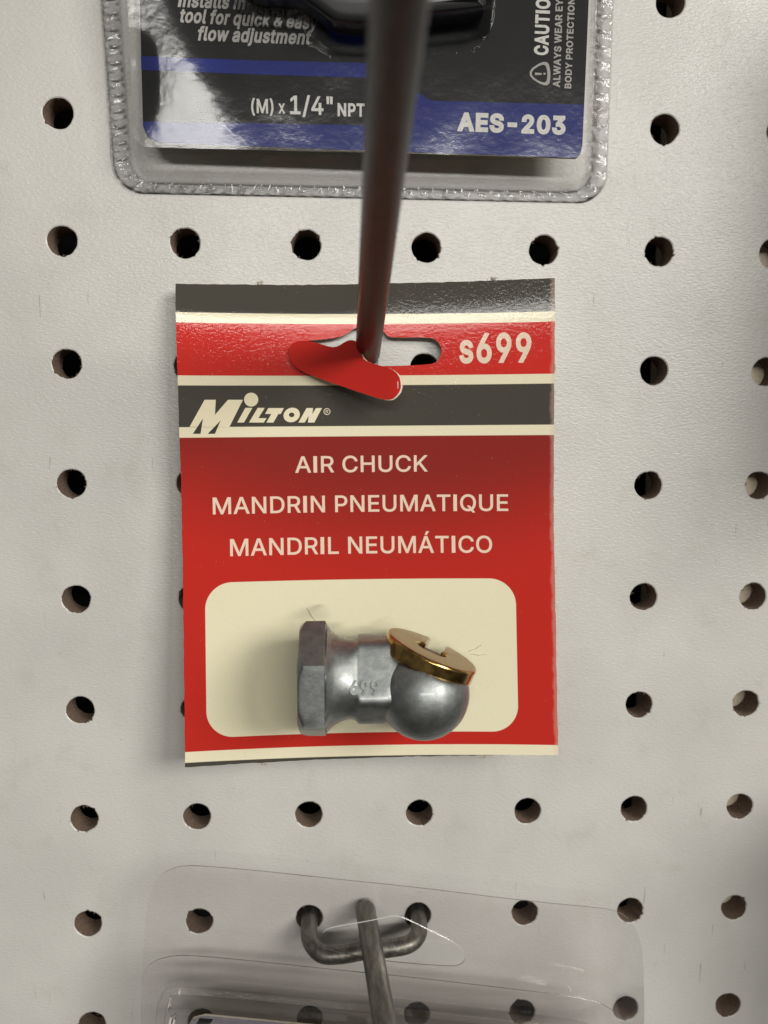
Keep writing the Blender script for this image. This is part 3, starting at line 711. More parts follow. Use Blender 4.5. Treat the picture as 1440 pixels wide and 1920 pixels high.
def build_board():
    bm = bmesh.new()
    N = 40
    for c in range(-4, 11):
        for r in range(-5, 14):
            cx, cz = hole_centre(c, r)
            q = random.Random(c * 97 + r * 31)
            ph = q.random() * 6.28
            cx += q.uniform(-.12, .12)
            cz += q.uniform(-.12, .12)
            ring, ring2, deep, sq = [], [], [], []
            for k in range(N):
                a = 2 * math.pi * k / N
                j = 0.05 * math.sin(3 * a + ph) + 0.10 * noise.noise(Vector((cx + math.cos(a) * 2.5, cz + math.sin(a) * 2.5, 0)))
                if q.random() < 0.10:
                    j += q.uniform(-.16, .10) if q.random() < .75 else q.uniform(.1, .38)
                rr = HOLE_R + j
                ca, sa = math.cos(a), math.sin(a)
                ring2.append(bm.verts.new(W(cx + (rr + .22) * ca, cz + (rr + .22) * sa, 0)))
                ring.append(bm.verts.new(W(cx + rr * ca, cz + rr * sa, -0.16)))
                deep.append(bm.verts.new(W(cx + (HOLE_R - .05 + .08 * q.random()) * ca, cz + (HOLE_R - .05 + .08 * q.random()) * sa, -THICK)))
                s = PITCH / 2 / max(abs(ca), abs(sa))
                x0, z0 = hole_centre(c, r)
                sq.append(bm.verts.new(W(x0 + s * ca, z0 + s * sa, 0)))
            for k in range(q.choice((1, 2, 3, 5, 8))):
                a = q.uniform(0, 6.28)
                b = a + q.uniform(-.25, .25)
                ln = q.uniform(.15, .55)
                p0 = W(cx + HOLE_R * math.cos(a), cz + HOLE_R * math.sin(a), -.15)
                p1 = W(cx + (HOLE_R - ln * .5) * math.cos(b), cz + (HOLE_R - ln * .5) * math.sin(b), q.uniform(-.05, .3))
                p2 = W(cx + (HOLE_R + q.uniform(-.6, .35)) * math.cos(b), cz + (HOLE_R + q.uniform(-.6, .35)) * math.sin(b), q.uniform(.0, .45))
                tube(bm, catmull([p0, p1, p2], 3), q.uniform(.03, .09) * MM, 5, True, True, 1)
            for k in range(N):
                n = (k + 1) % N
                bm.faces.new((ring2[k], sq[k], sq[n], ring2[n])).material_index = 0
                bm.faces.new((ring[k], ring2[k], ring2[n], ring[n])).material_index = 0
                bm.faces.new((deep[k], ring[k], ring[n], deep[n])).material_index = 1
    bmesh.ops.remove_doubles(bm, verts=bm.verts, dist=2e-6)
    bm.normal_update()
    bmesh.ops.reverse_faces(bm, faces=[f for f in bm.faces if f.material_index == 0 and f.normal.y > 0])
    # back sheet, dark and closed towards the viewer only by the holes
    o = link("pegboard", bm, [M_BOARD, M_FIBRE])
    for p in o.data.polygons:
        p.use_smooth = p.material_index == 1
    tag(o, "off-white perforated board with rows of round brown-walled holes", "pegboard", kind='structure')
    bm = bmesh.new()
    bmesh.ops.create_cube(bm, size=1)
    for v in bm.verts:
        v.co = W(12.7 + v.co.x * 420, 0 + v.co.z * 520, -62 + v.co.y * 10)
    o = link("wall", bm, M_BACK)
    tag(o, "dark wall in the gap behind the perforated board", "wall", kind='structure')
    bm = bmesh.new()
    bmesh.ops.create_cube(bm, size=1)
    for v in bm.verts:
        v.co = W(103.5 + v.co.x * 38, 0 + v.co.z * 480, -THICK - .4 - 24 + v.co.y * 48)
    o = link("wooden_stud", bm, M_STUD)
    tag(o, "pale wooden stud behind the board, seen through the rightmost column of holes", "stud", kind='structure')


build_board()


# ------------------------------------------------------------------ peg hooks
def steel(path, r, name, mat, parent, round0=True):
    bm = bmesh.new()
    rad = [r] * len(path)
    if round0:
        d = (path[0] - path[1]).normalized()
        ext = [(0.98, .2), (0.86, .5), (.6, .8), (.3, .954)]
        pre = [path[0] + d * (a * r * MM) for a, _ in ext]
        path = pre + path
        rad = [r * b for _, b in ext] + rad
    tube(bm, path, [k * MM for k in rad])
    return link(name, bm, mat, parent, smooth=50)


lower = empty("peg_hook", "dull grey wire peg hook with its two prongs in view, holding the clear empty-looking clamshell", "peg hook", "peg hooks on the board")
cb = catmull([W(-12.7, -88.7, -9), W(-12.7, -88.8, -3), W(-12.65, -89.0, 2), W(-12.2, -90.0, 6.4), W(-9.6, -91.2, 9.2), W(-5.5, -91.2, 9.7), W(0, -90.4, 9.7),
              W(6, -89.9, 9.7), W(10, -89.6, 8.9), W(12.3, -89.2, 6.2), W(12.7, -88.9, 2), W(12.7, -88.8, -3), W(12.7, -88.7, -9)], 8)
steel(cb, 1.9, "bracket", M_HOOK, lower, False)
steel([W(.35 + .085 * h, -85.6 - .02 * h, 2.8 + h) for h in [k * 2.0 for k in range(0, 60)]], 2.3, "shaft", M_HOOK, lower)

upper = empty("peg_hook", "dark brown steel peg hook passing through the slot of the red tag", "peg hook", "peg hooks on the board")
p_in, p_out = Vector(W(.35, 41.0, 1.6)), Vector(W(*pt(749, 0, 99)))
dirn = (p_out - p_in).normalized()
steel([p_in + dirn * (k * 4 * MM) for k in range(0, 34)], 2.62, "shaft", M_HOOKDARK, upper)
# flat strap behind the tag, welded to the shaft and to a cross wire whose ends go through two holes
bm = bmesh.new()
bmesh.ops.create_cube(bm, size=1)
for v in bm.verts:
    v.co = W(.3 + v.co.x * 4.6, 27 + v.co.z * 31, .85 + v.co.y * .9)
link("strap", bm, M_HOOK, upper)
cb = catmull([W(-12.7, 12.7, -9), W(-12.7, 12.7, -1), W(-11.4, 13, 1.0), W(-8, 13.2, 1.1), W(8, 13.2, 1.1), W(11.4, 13, 1.0), W(12.7, 12.7, -1), W(12.7, 12.7, -9)], 8)
steel(cb, 0.9, "bracket", M_HOOKDARK, upper, False)

# ------------------------------------------------------------------ the red tag
CW, CH = 79.0, 101.3
COR = ((-39.5, 54.43, 4.5), (39.42, 56.66, 5.0), (-38.06, -46.24, 12.0), (41.21, -44.3, 13.0))


def _slope(b):
    for (b0, s0), (b1, s1) in zip(PROF, PROF[1:]):
        if b <= b1:
            return s0 + (s1 - s0) * max(b - b0, 0) / (b1 - b0)
    return PROF[-1][1]


# how the card leans away from the board down its height: steep at the very top, flat across the red band, steep below
PROF = ((0, 1.05), (.055, .95), (.085, .22), (.40, .28), (.55, 1.4), (1.0, 1.5))
_acc = [0.0]
for _k in range(400):
    _acc.append(_acc[-1] + _slope((_k + .5) / 400) / 400)


def card(u, v, lift=0.0):
    a, b = u / CW, v / CH
    t_ = min(max(b, 0), 1) * 400
    k_ = min(int(t_), 399)
    dh = (_acc[k_] + (_acc[k_ + 1] - _acc[k_]) * (t_ - k_)) / _acc[-1] - b
    dh *= (COR[2][2] - COR[0][2]) * (1 - a) + (COR[3][2] - COR[1][2]) * a
    left = min(max((46 - u) / 14, 0), 1)
    dh -= .62 * max(1 - b / .066, 0) ** 2 * left
    q = [(COR[0][i] * (1 - a) + COR[1][i] * a) * (1 - b) + (COR[2][i] * (1 - a) + COR[3][i] * a) * b for i in range(3)]
    s = 2 * a - 1
    q[2] += dh - (3.6 * (1 - b) + 1.8 * b) * (1 - s * s) + lift
    return tuple(q)


SLOT = [(23.0, 14.05), (24.81, 12.0), (32.53, 11.49), (35.23, 10.63), (36.44, 9.58), (37.95, 9.0), (42.44, 9.08), (43.61, 11.07), (45.1, 11.52),
        (52.89, 11.56), (54.3, 12.2), (55.4, 13.7), (55.3, 15.6), (54.31, 16.97), (52.21, 17.4), (43.22, 17.52), (30.06, 17.23), (24.73, 16.74), (23.28, 15.54)]


def build_tag():
    root = empty("hang_tag", "red and black printed card tag hanging by its slot on the dark hook", "product card")
    bm = bmesh.new()
    outer = densify([(0, 0), (CW, 0), (CW, CH), (0, CH)], 1.3)
    # slightly ragged guillotine cut
    rag = []
    for (u, v) in outer:
        j = 0.10 * noise.noise(Vector((u * .8, v * .8, 3))) + 0.05 * rnd.uniform(-1, 1)
        rag.append((u + (j if u in (0, CW) else 0), v + (j if v in (0, CH) else 0)))
    slot = densify(smooth_loop(SLOT, 2), 0.7)
    sheet(bm, [rag, slot[::-1]], card, 0.55, 2.4, (0, 1, 1))
    f1 = lambda u, v: card(u, v, 0.05)
    f2 = lambda u, v: card(u, v, 0.09)
    K = 0.0135
    # lettering; v runs down, so capitals reach upwards with a negative height
    put_text(bm, "s699", f1, 59.1, 74.2, (17.25, 17.55), -6.35, 0.026, 0, 2)
    put_text(bm, "AIR CHUCK", f1, 23.75, 52.25, (39.92, 40.28), -3.55, 0.009, 0, 2, 1.0)
    put_text(bm, "MANDRIN PNEUMATIQUE", f1, 6.35, 69.4, (48.28, 49.1), -3.6, 0.009, 0, 2, 1.0)
    put_text(bm, "MANDRIL NEUM\u00c1TICO", f1, 9.8, 65.85, (57.3, 58.05), -3.65, 0.009, 0, 2, 1.0)

    def poly(loops, fm, k):
        n0 = len(bm.faces)
        sheet(bm, loops, fm, 0, None, (k, k, k))
    poly([[(2.1, 29.6), (5.29, 24.01), (7.56, 24.05), (7.29, 27.21), (10.05, 24.09), (13.13, 24.13), (10.2, 29.8)]], f1, 3)
    poly([[(2.73, 31.07), (4.86, 27.9), (4.27, 31.1)]], f2, 4)
    poly([[(5.76, 31.13), (8.45, 28.39), (7.2, 31.17)]], f2, 4)
    circ = lambda cx, cy, rx, ry, n=28, sh=0.0: [(cx + rx * math.cos(k * 6.28319 / n) - sh * ry * math.sin(k * 6.28319 / n), cy + ry * math.sin(k * 6.28319 / n)) for k in range(n)]
    poly([circ(14.84, 24.12, 1.47, 1.47)], f1, 3)
    poly([[(11.83, 28.91), (13.59, 25.83), (15.05, 25.86), (13.22, 28.93)]], f1, 3)
    poly([[(14.27, 28.95), (16.16, 25.88), (17.63, 25.9), (16.24, 28.07), (17.97, 28.1), (17.34, 29.01)]], f1, 3)
    poly([[(17.66, 27.2), (18.37, 25.96), (21.63, 26.02), (20.94, 27.26), (20.45, 27.25), (19.36, 29.06), (17.9, 29.03), (18.97, 27.22)]], f1, 3)
    poly([circ(23.25, 27.52, 1.72, 1.55, 28, .12), circ(23.25, 27.5, 0.58, 0.5)[::-1]], f1, 3)
    poly([[(24.64, 29.16), (26.43, 26.11), (27.81, 26.13), (27.61, 27.46), (28.43, 26.15), (29.69, 26.17), (28.01, 29.23), (26.64, 29.2), (26.86, 27.75), (25.96, 29.19)]], f1, 3)
    poly([circ(30.75, 26.94, .72, .72), circ(30.75, 26.94, .58, .58)[::-1]], f1, 3)
    put_text(bm, "R", f1, 30.48, 31.05, 27.3, -0.72, 0.0, 0, 3)
    # lint and torn fibres on the cut edges
    q = random.Random(5)
    for k in range(46):
        side = q.choice("tbrrrb")
        if side == 't':
            u, v, du, dv = q.uniform(2, 77), 0, q.uniform(-.5, .5), -q.uniform(.1, .6)
        elif side == 'b':
            u, v, du, dv = q.uniform(2, 77), CH, q.uniform(-.5, .5), q.uniform(.1, .6)
        else:
            u, v, du, dv = CW, q.uniform(20, 98), q.uniform(.15, .9), q.uniform(-1.2, .8)
        a = card(u, v, -.25)
        b = card(u + du * .6, v + dv * .4 + q.uniform(-.2, .2), -.1)
        c = card(u + du, v + dv, q.uniform(-.4, .3))
        tube(bm, catmull([W(*a), W(*b), W(*c)], 4), q.uniform(.025, .05) * MM, 5, True, True, 5)
    for (u, v) in ((17, 0), (66.5, 0), (63, CH), (16.5, CH)):
        for k in range(14):
            a = card(u + q.uniform(-.5, .5), v, -.3)
            sgn = -1 if v == 0 else 1
            b = card(u + q.uniform(-.8, .8), v + sgn * q.uniform(.2, .7), q.uniform(-.4, .2))
            c = card(u + q.uniform(-.9, .9), v + sgn * q.uniform(.1, .9), q.uniform(-.4, .2))
            tube(bm, catmull([W(*a), W(*b), W(*c)], 4), .05 * MM, 5, True, True, 5)
    for f in bm.faces:
        if f.material_index in (2, 3, 4) and f.normal.y > 0:
            f.normal_flip()
    bm.normal_update()
    up = [f for f in bm.faces if f.material_index in (0, 2, 3, 4) and f.normal.y > 0.3]
    bmesh.ops.reverse_faces(bm, faces=up)
    bm.normal_update()
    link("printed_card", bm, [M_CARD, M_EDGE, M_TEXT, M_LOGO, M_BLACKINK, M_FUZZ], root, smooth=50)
    # punched-out piece of the slot, still hinged at its left end and pushed forward by the hook
    fl = [(-16.29, 40.49, 3.24), (-16.46, 41.07, 3.2), (-15.93, 42.14, 3.08), (-15.1, 42.85, 3.11), (-13.31, 43.31, 3.38), (-10.33, 42.68, 4.12), (-7.37, 41.7, 5.03),
          (-6.07, 41.79, 5.41), (-4.43, 42.8, 5.84), (-3.55, 43.07, 6.1), (-2.56, 42.98, 6.45), (-1.64, 42.32, 6.85), (-1.23, 40.87, 7.14), (-0.94, 39.42, 7.38),
          (0.22, 38.53, 7.9), (2.5, 37.79, 8.88), (4.76, 37.17, 9.89), (6.44, 35.82, 10.77), (6.9, 33.83, 11.1), (6.73, 32.69, 11.2), (6.17, 31.84, 11.03),
          (5.5, 31.17, 10.8), (4.78, 30.83, 10.52), (3.08, 30.9, 9.79), (-0.93, 32.19, 8.09), (-5.59, 33.85, 6.32), (-9.14, 35.05, 5.15), (-13.31, 36.66, 4.0),
          (-15.4, 38.14, 3.5), (-16.11, 39.31, 3.34)]

    def fh(x, z):
        t = min(max((x + 16.3) / 22.5, 0), 1)
        return (x, z, 3.2 + 7.9 * t ** 1.15)
    bm = bmesh.new()
    sheet(bm, [densify(smooth_loop([(a, b) for a, b, _ in fl][::-1], 1), .6)], fh, .5, 1.5, (0, 1, 1))
    bm.normal_update()
    bmesh.ops.reverse_faces(bm, faces=[f for f in bm.faces if f.material_index == 0 and f.normal.y > 0.2])
    core = [(a + .32 * (1 if b < 43 else .6), b - .12) for a, b, _ in fl if a > -3.2][::-1]
    sheet(bm, [densify(smooth_loop(core, 1), .6)], lambda x, z: (x + .07 * noise.noise(Vector((x * 2, z * 2, 0))), z, fh(x, z)[2] - .12), .35, 1.5, (1, 1, 1))
    o = link("slot_flap", bm, [M_FLAPRED, M_EDGE], root, smooth=50)
    o["label"] = "red punched-out flap of the hanging slot, bent forward"
    return root


build_tag()


# ------------------------------------------------------------------ air chuck
def build_chuck():
    root = empty("air_chuck", "grey metal air chuck with hexagonal end and brass cap, fixed to the red tag", "air chuck")
    ox, oz, oh = -13.4, -24.75, 19.6            # start of the hex on the axis
    seg = 96
    bm = bmesh.new()

    def hexr(a, flatr):
        b = (a - math.radians(0)) % (math.pi / 3) - math.pi / 6
        return flatr / math.cos(b - 0) if False else flatr / math.cos(((a + math.pi / 6) % (math.pi / 3)) - math.pi / 6)

    def octr(a, flatr):
        b = ((a + math.pi / 8) % (math.pi / 4)) - math.pi / 8
        return flatr / math.cos(b)
    # (axial, radius, shape): angle 0 points out of the card, so a flat faces the viewer
    prof = [(0.0, 6.4, 'c'), (0.0, 9.6, 'h'), (0.12, 10.1, 'h'), (.3, 10.2, 'h'), (.6, 10.25, 'h'), (.9, 10.25, 'h'), (1.25, 10.25, 'h'), (4.9, 10.25, 'h'), (5.12, 10.15, 'h'), (5.25, 9.95, 'h'), (5.5, 9.85, 'm'), (6.2, 9.5, 'c'), (7.1, 8.85, 'c'), (8.1, 8.3, 'c'),
            (9.2, 7.95, 'c'), (10.0, 7.85, 'c'), (10.7, 7.95, 'c'), (11.2, 8.25, 'o'), (11.5, 8.7, 'o'), (11.8, 8.9, 'o'), (12.2, 8.95, 'o'), (16.6, 8.95, 'o'), (18.5, 8.6, 'o'), (22, 6.5, 'c'), (23, 1.0, 'c')]
    rings = []
    PA, PD = math.radians(29), 6.9
    for s, r, sh in prof:
        ring = []
        for k in range(seg):
            a = 2 * math.pi * k / seg
            rr = r
            if sh == 'h':
                rr = min(hexr(a, r), 10.35 + 1.15 * min(s, 1.3))
            elif sh == 'm':
                rr = min(hexr(a, r), 11.0) * .5 + 10.6 * .5
            if s > 9.1 and s < 20:
                for ang, dd in ((PA, PD), (math.radians(-44), 8.0), (math.radians(84), 8.5)):
                    cs = math.cos(a - ang)
                    dd += max(0, 11.2 - s) * .55
                    if cs > .2:
                        rr = (rr ** -30 + (dd / cs) ** -30) ** (-1 / 30)
            ring.append(bm.verts.new(W(ox + s, oz + rr * math.sin(a), oh + rr * math.cos(a))))
        rings.append(ring)
    for A, B in zip(rings, rings[1:]):
        for k in range(seg):
            bm.faces.new((A[k], B[k], B[(k + 1) % seg], A[(k + 1) % seg]))
    bm.faces.new(rings[-1][::-1])
    bm.faces.new(rings[0])
    # ball
    bx, bz, bh, br = 11.1, -27.0, 22.0, 9.1
    b2 = bmesh.ops.create_uvsphere(bm, u_segments=64, v_segments=40, radius=br * MM)
    bmesh.ops.translate(bm, verts=b2['verts'], vec=W(bx, bz, bh))
    nb_, cb_ = Vector((0.39, 0.01, 0.92)).normalized(), W(12.45, -20.6, 18.9)
    for v in b2['verts']:                           # the ball is cut flat under the cap
        d_ = (v.co - cb_).dot(nb_) + .9 * MM
        if d_ > 0:
            v.co -= nb_ * d_
    bmesh.ops.recalc_face_normals(bm, faces=bm.faces)
    # cast number on the pad
    V, F = text_mesh("699", 0.022, 0, 0.0)
    xs = [v[0] for v in V]
    x0, x1 = min(xs), max(xs)
    ys = [v[1] for v in V]
    y0, y1 = min(ys), max(ys)
    base, top = [], []
    for v in V:
        x = ox + 9.9 + 5.6 * (v[0] - x0) / (x1 - x0)
        tt = -4.5 + 2.9 * (v[1] - y0) / (y1 - y0)
        for dd, lst in ((PD - .3, base), (PD + .42, top)):
            lst.append(bm.verts.new(W(x, oz + dd * math.sin(PA) + tt * math.cos(PA), oh + dd * math.cos(PA) - tt * math.sin(PA))))
    E = {}
    for f in F:
        bm.faces.new([top[i] for i in f])
        for a, b in zip(f, f[1:] + f[:1]):
            E[(a, b)] = 1
    for a, b in E:
        if (b, a) not in E:
            bm.faces.new((top[a], base[a], base[b], top[b]))
    o = link("body", bm, M_ZINC, root, smooth=32)
    # brass cap: disc with a keyhole cut, tilted on the ball
    n = Vector((0.39, 0.01, 0.92)).normalized()       # world axes (x, y, z); y away from the viewer
    e1 = Vector((0.91, 0.0, -0.40))
    e1 = (e1 - n * e1.dot(n)).normalized()
    e2 = n.cross(e1)
    if e2.y < 0:
        e2 = -e2                                      # e2 points away from the viewer
    ctr = W(12.45, -20.6, 18.9)
    R = 9.75
    kr, kw = 3.2, 1.75
    a_s = math.radians(74)                            # slot direction in the disc plane
    loop = []
    da = math.asin(kw / R)
    nseg = 72
    for k in range(nseg + 1):
        a = a_s + da + (2 * math.pi - 2 * da) * k / nseg
        loop.append((R * math.cos(a), R * math.sin(a)))
    db = math.asin(kw / kr)
    for k in range(31):
        a = a_s - db - (2 * math.pi - 2 * db) * k / 30
        loop.append((kr * math.cos(a), kr * math.sin(a)))
    V, T = triangulate([loop])
    bm = bmesh.new()
    th = 3.5

    def disc(V, T, lo, hi):
        P = [bm.verts.new(ctr + (e1 * x + e2 * y + n * hi) * MM) for x, y in V]
        Q = [bm.verts.new(ctr + (e1 * x + e2 * y + n * lo) * MM) for x, y in V]
        c = {}
        for t in T:
            bm.faces.new([P[i] for i in t])
            bm.faces.new([Q[i] for i in t[::-1]])
            for a, b in zip(t, t[1:] + t[:1]):
                c[(a, b)] = 1
        for a, b in c:
            if (b, a) not in c:
                bm.faces.new((P[a], Q[a], Q[b], P[b]))
    disc(V, T, -th / 2, th / 2)
    bmesh.ops.recalc_face_normals(bm, faces=bm.faces)
    bm.normal_update()
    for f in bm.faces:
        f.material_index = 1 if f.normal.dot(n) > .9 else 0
    cap = link("brass_cap", bm, [M_BRASS, M_BRASSREFL], root, smooth=30)
    bv = cap.modifiers.new("edge_round", 'BEVEL')
    bv.width = .75 * MM
    bv.segments = 3
    bv.limit_method = 'ANGLE'
    bv.angle_limit = math.radians(50)
    bm = bmesh.new()
    V, T = triangulate([[(5.4 * math.cos(k * .19635), 5.4 * math.sin(k * .19635)) for k in range(32)]])
    disc(V, T, -th / 2 - 1.5, 0.3)
    bmesh.ops.recalc_face_normals(bm, faces=bm.faces)
    link("rubber_seal", bm, M_RUBBER, cap, smooth=30)
    # tight clear film drawn down from the fitting to the card, a narrow skirt all round it
    from mathutils.bvhtree import BVHTree
    dg = bpy.context.evaluated_depsgraph_get()
    trees = [BVHTree.FromObject(q_, dg) for q_ in (o, cap)]
    x0, x1, z0, z1, st = -22.0, 30.0, -46.0, -8.0, 0.4
    nx, nz = int((x1 - x0) / st), int((z1 - z0) / st)
    Hh, hit, cardh = {}, {}, {}
    tab = {}

    def card_h(x, z):
        u, v = (x + 38.5) * .995, 0
        v = (55.4 + .028 * (x + 39) - z) * 1.003
        for _ in range(3):
            q = card(u, v)
            u += x - q[0]
            v -= z - q[1]
        return card(u, v)[2]
    for i in range(nx):
        for k in range(nz):
            x, z = x0 + i * st, z0 + k * st
            cardh[i, k] = card_h(x, z)
            best = None
            for t_ in trees:
                r_ = t_.ray_cast(W(x, z, 60), Vector((0, 1, 0)))
                if r_[0] is not None:
                    hh = -r_[0].y / MM
                    best = hh if best is None else max(best, hh)
            hit[i, k] = best is not None
            Hh[i, k] = min(best if best is not None else -99, cardh[i, k] + 9.5)
    base_ = dict(Hh)
    for sweep in range(2):
        for order in (1, -1):
            rng_i = range(nx) if order == 1 else range(nx - 1, -1, -1)
            rng_k = range(nz) if order == 1 else range(nz - 1, -1, -1)
            for i in rng_i:
                for k in rng_k:
                    sl = 13.0 + 3.0 * noise.noise(Vector((i * .10, k * .10, 1.5))) - 7.5 * max(math.exp(-((x0 + i * st + 12.0) / .9) ** 2 - ((z0 + k * st + 13.5) / 2.5) ** 2), math.exp(-((x0 + i * st - 17.8) / .9) ** 2 - ((z0 + k * st + 17.5) / 2.2) ** 2))
                    for di, dk, d_ in ((order, 0, st), (0, order, st), (order, order, st * 1.414), (order, -order, st * 1.414)):
                        j = (i - di, k - dk)
                        if j in Hh and Hh[j] - sl * d_ > Hh[i, k]:
                            Hh[i, k] = Hh[j] - sl * d_
    bm = bmesh.new()
    vv = {}
    for i in range(nx - 1):
        for k in range(nz - 1):
            q4 = [(i, k), (i + 1, k), (i + 1, k + 1), (i, k + 1)]
            if all(hit[j] for j in q4) or min(Hh[j] - cardh[j] for j in q4) < -.3:
                continue
            if max(Hh[j] - cardh[j] for j in q4) < .12:
                continue
            for j in q4:
                if j not in vv:
                    vv[j] = bm.verts.new(W(x0 + j[0] * st, z0 + j[1] * st, max(Hh[j], cardh[j] + .08)))
            bm.faces.new([vv[j] for j in q4])
    bmesh.ops.smooth_vert(bm, verts=bm.verts, factor=.5, use_axis_x=True, use_axis_y=True, use_axis_z=True)
    for f in bm.faces:
        f.material_index = 0
    for a_, b_ in (((574, 1148), (590, 1172)), ((882, 1226), (906, 1214)), ((884, 1231), (914, 1231))):
        pa, pb = pt(*a_, 10.2), pt(*b_, 10.2)
        P3 = []
        for k in range(6):
            x_ = pa[0] + (pb[0] - pa[0]) * k / 5
            z_ = pa[1] + (pb[1] - pa[1]) * k / 5 + .12 * math.sin(k * 1.7)
            P3.append(W(x_, z_, card_h(x_, z_) + .12))
        tube(bm, catmull(P3, 4), .06 * MM, 6, True, True, 1)
    link("film_skirt", bm, [M_FILM, M_CREASE], root, smooth=60)
    return root


build_chuck()


# ------------------------------------------------------------------ upper blister pack
def rrect(x0, x1, z0, z1, r, h, n=14, m=40):
    """rounded rectangle ring as (x, z, h), same vertex count for every call"""
    P = []
    for cx, cz, a0 in ((x1 - r, z1 - r, 0), (x0 + r, z1 - r, 90), (x0 + r, z0 + r, 180), (x1 - r, z0 + r, 270)):
        for k in range(n):
            a = math.radians(a0 + 90 * k / (n - 1))
            P.append((cx + r * math.cos(a), cz + r * math.sin(a)))
    out = []
    for i, p in enumerate(P):
        out.append((p[0], p[1], h))
        if i % n == n - 1:
            q = P[(i + 1) % len(P)]
            for k in range(1, m):
                out.append((p[0] + (q[0] - p[0]) * k / m, p[1] + (q[1] - p[1]) * k / m, h))
    return out


HI = 7.0     # height of the printed insert
TOPZ = 168.0


def build_blister():
    root = empty("blister_pack", "clear blister pack with black and blue printed insert, hanging above the red tag", "blister pack", None)
    # shell
    bm = bmesh.new()

    def ring(l, r, b, h, rad, wave=0.0, per=3.1):
        R = rrect(-52.4 + l, 51.4 - r, 73.4 + b, TOPZ - b, rad, h, 26, 330)
        R = [(x - (.042 * (z - 76) * min(max((20 - x) / 70, 0), 1) if h < 3.5 else 0), z, q) for x, z, q in R]
        out = []
        acc = 0
        for i, p in enumerate(R):
            acc += math.dist(R[i - 1][:2], p[:2])
            w = max(0.0, math.cos(acc * 2 * math.pi / per + .8 * noise.noise(Vector((p[0] * .08, p[1] * .08, 1))))) ** 6 * wave
            w += wave * .35 * noise.noise(Vector((p[0] * .5, p[1] * .5, 5)))
            out.append((p[0], p[1], h + w))
        return out
    loft(bm, [ring(0, 0, 0, 0.6, 6, .05), ring(.5, .5, .4, 1.1, 5.7, .15), ring(.9, .9, .6, 1.2, 5.5, .75), ring(1.4, 1.4, 1.0, 1.15, 5.3, 1.0), ring(2.5, 2.4, 1.8, 1.1, 5.0, 1.0), ring(2.9, 2.8, 2.1, 1.0, 4.9, .6),
              ring(3.3, 3.1, 2.4, .8, 4.8, .15)], 0)
    link("crimped_rim", bm, M_CRIMP, root, smooth=50)
    bm = bmesh.new()
    sm = lambda t: (lambda k: k * k * (3 - 2 * k))(min(max(t, 0), 1))

    def bow(x, z):
        """the thin front is warped: lifted along its left side, with faint dents"""
        dz = min(max(z - 80.0, 0), 36)
        k = sm((-19.5 - .42 * (z - 82) - x) / 10.0) * (1 - .7 * sm((-43.2 + .06 * (z - 82) - x) / 1.6) * sm((102 - z) / 8))
        return k * (.05 * dz + .0009 * dz * dz) + .10 * noise.noise(Vector((x * .09, z * .09, 2)))
    R = [ring(3.3, 3.1, 2.2, 1.2, 4.8, .1), ring(3.5, 3.3, 2.4, 2.2, 4.6, .12), ring(4.2, 3.9, 2.7, 2.5, 4.4), ring(4.6, 4.5, 3.0, 2.7, 4.2), ring(5.0, 5.1, 3.6, 3.5, 4.0),
         ring(5.6, 6.0, 5.6, 6.4, 3.4), ring(5.8, 6.3, 6.0, 7.1, 3.2), ring(6.2, 6.8, 6.6, HI + .6, 3.0)]
    R[-1] = [(x, z, h + bow(x, z)) for x, z, h in R[-1]]
    R[-2] = [(x, z, h + bow(x, z)) for x, z, h in R[-2]]
    loft(bm, R[:4], 0)
    loft(bm, R[3:], 1)
    front = [p[:2] for p in R[-1]]
    front = [p for i, p in enumerate(front) if i % 3 == 0]
    sheet(bm, [front], lambda x, z: (x, z, HI + .65 + bow(x, z)), 0, 1.6, (0, 0, 0))
    bmesh.ops.recalc_face_normals(bm, faces=bm.faces)
    link("clear_shell", bm, [M_SHELL, M_SHELLWALL], root, smooth=35)
    # insert
    bm = bmesh.new()
    L = [q[:2] for q in (pt(262, 0, HI), pt(265, 120, HI), pt(268, 236, HI), pt(276, 256, HI), pt(300, 269, HI), pt(600, 280, HI), pt(1080, 297, HI), pt(1088, 290, HI), pt(1092, 272, HI), pt(1098, 140, HI), pt(1104, 0, HI))]
    L += [(46.0, TOPZ - 8), (-45.6, TOPZ - 8)]
    sheet(bm, [L], lambda x, z: (x, z, HI), .5, None, (0, 4, 4))
    mapi = lambda k: (lambda x, z: (x, z, HI + k))

    def px(loop, k, mi):
        sheet(bm, [[pt(a, b, HI + k)[:2] for a, b in loop]], mapi(k), 0, None, (mi, mi, mi))
    px([(264, 105), (470, 113), (690, 118), (690, 146), (470, 139), (265, 131)], .04, 1)
    px([(268, 228), (470, 231), (700, 235), (745, 210), (782, 174), (792, 177), (800, 185), (815, 189), (1094, 196), (1091, 272), (1087, 289), (1079, 296), (600, 279), (301, 268), (277, 255), (268.5, 236)], .04, 1)

    def line(s, a, b, cap, mi, fat=.03, shear=0, h=.09, vert=None):
        A, B = Vector(pt(*a, HI + h)[:2]), Vector(pt(*b, HI + h)[:2])
        d = (B - A)
        ln = d.length
        d.normalize()
        up = Vector((-d.y, d.x))
        C = Vector(pt(a[0], a[1] - cap, HI + h)[:2]) if vert is None else Vector(pt(a[0] - cap, a[1], HI + h)[:2])
        ch = (C - A).length

        def fm(x, y):
            q = A + d * x + up * y
            return (q.x, q.y, HI + h)
        put_text(bm, s, fm, 0, ln, 0.0, ch, fat, shear, mi)
    line("AES-203", (857, 246), (1060, 253), 36, 2, .045)
    line("(M)", (471, 212), (513, 213), 27, 2, .02)
    line("x", (522, 213), (535, 213), 25, 2, .02)
    line('1/4"', (544, 214), (624, 216), 35, 2, .016)
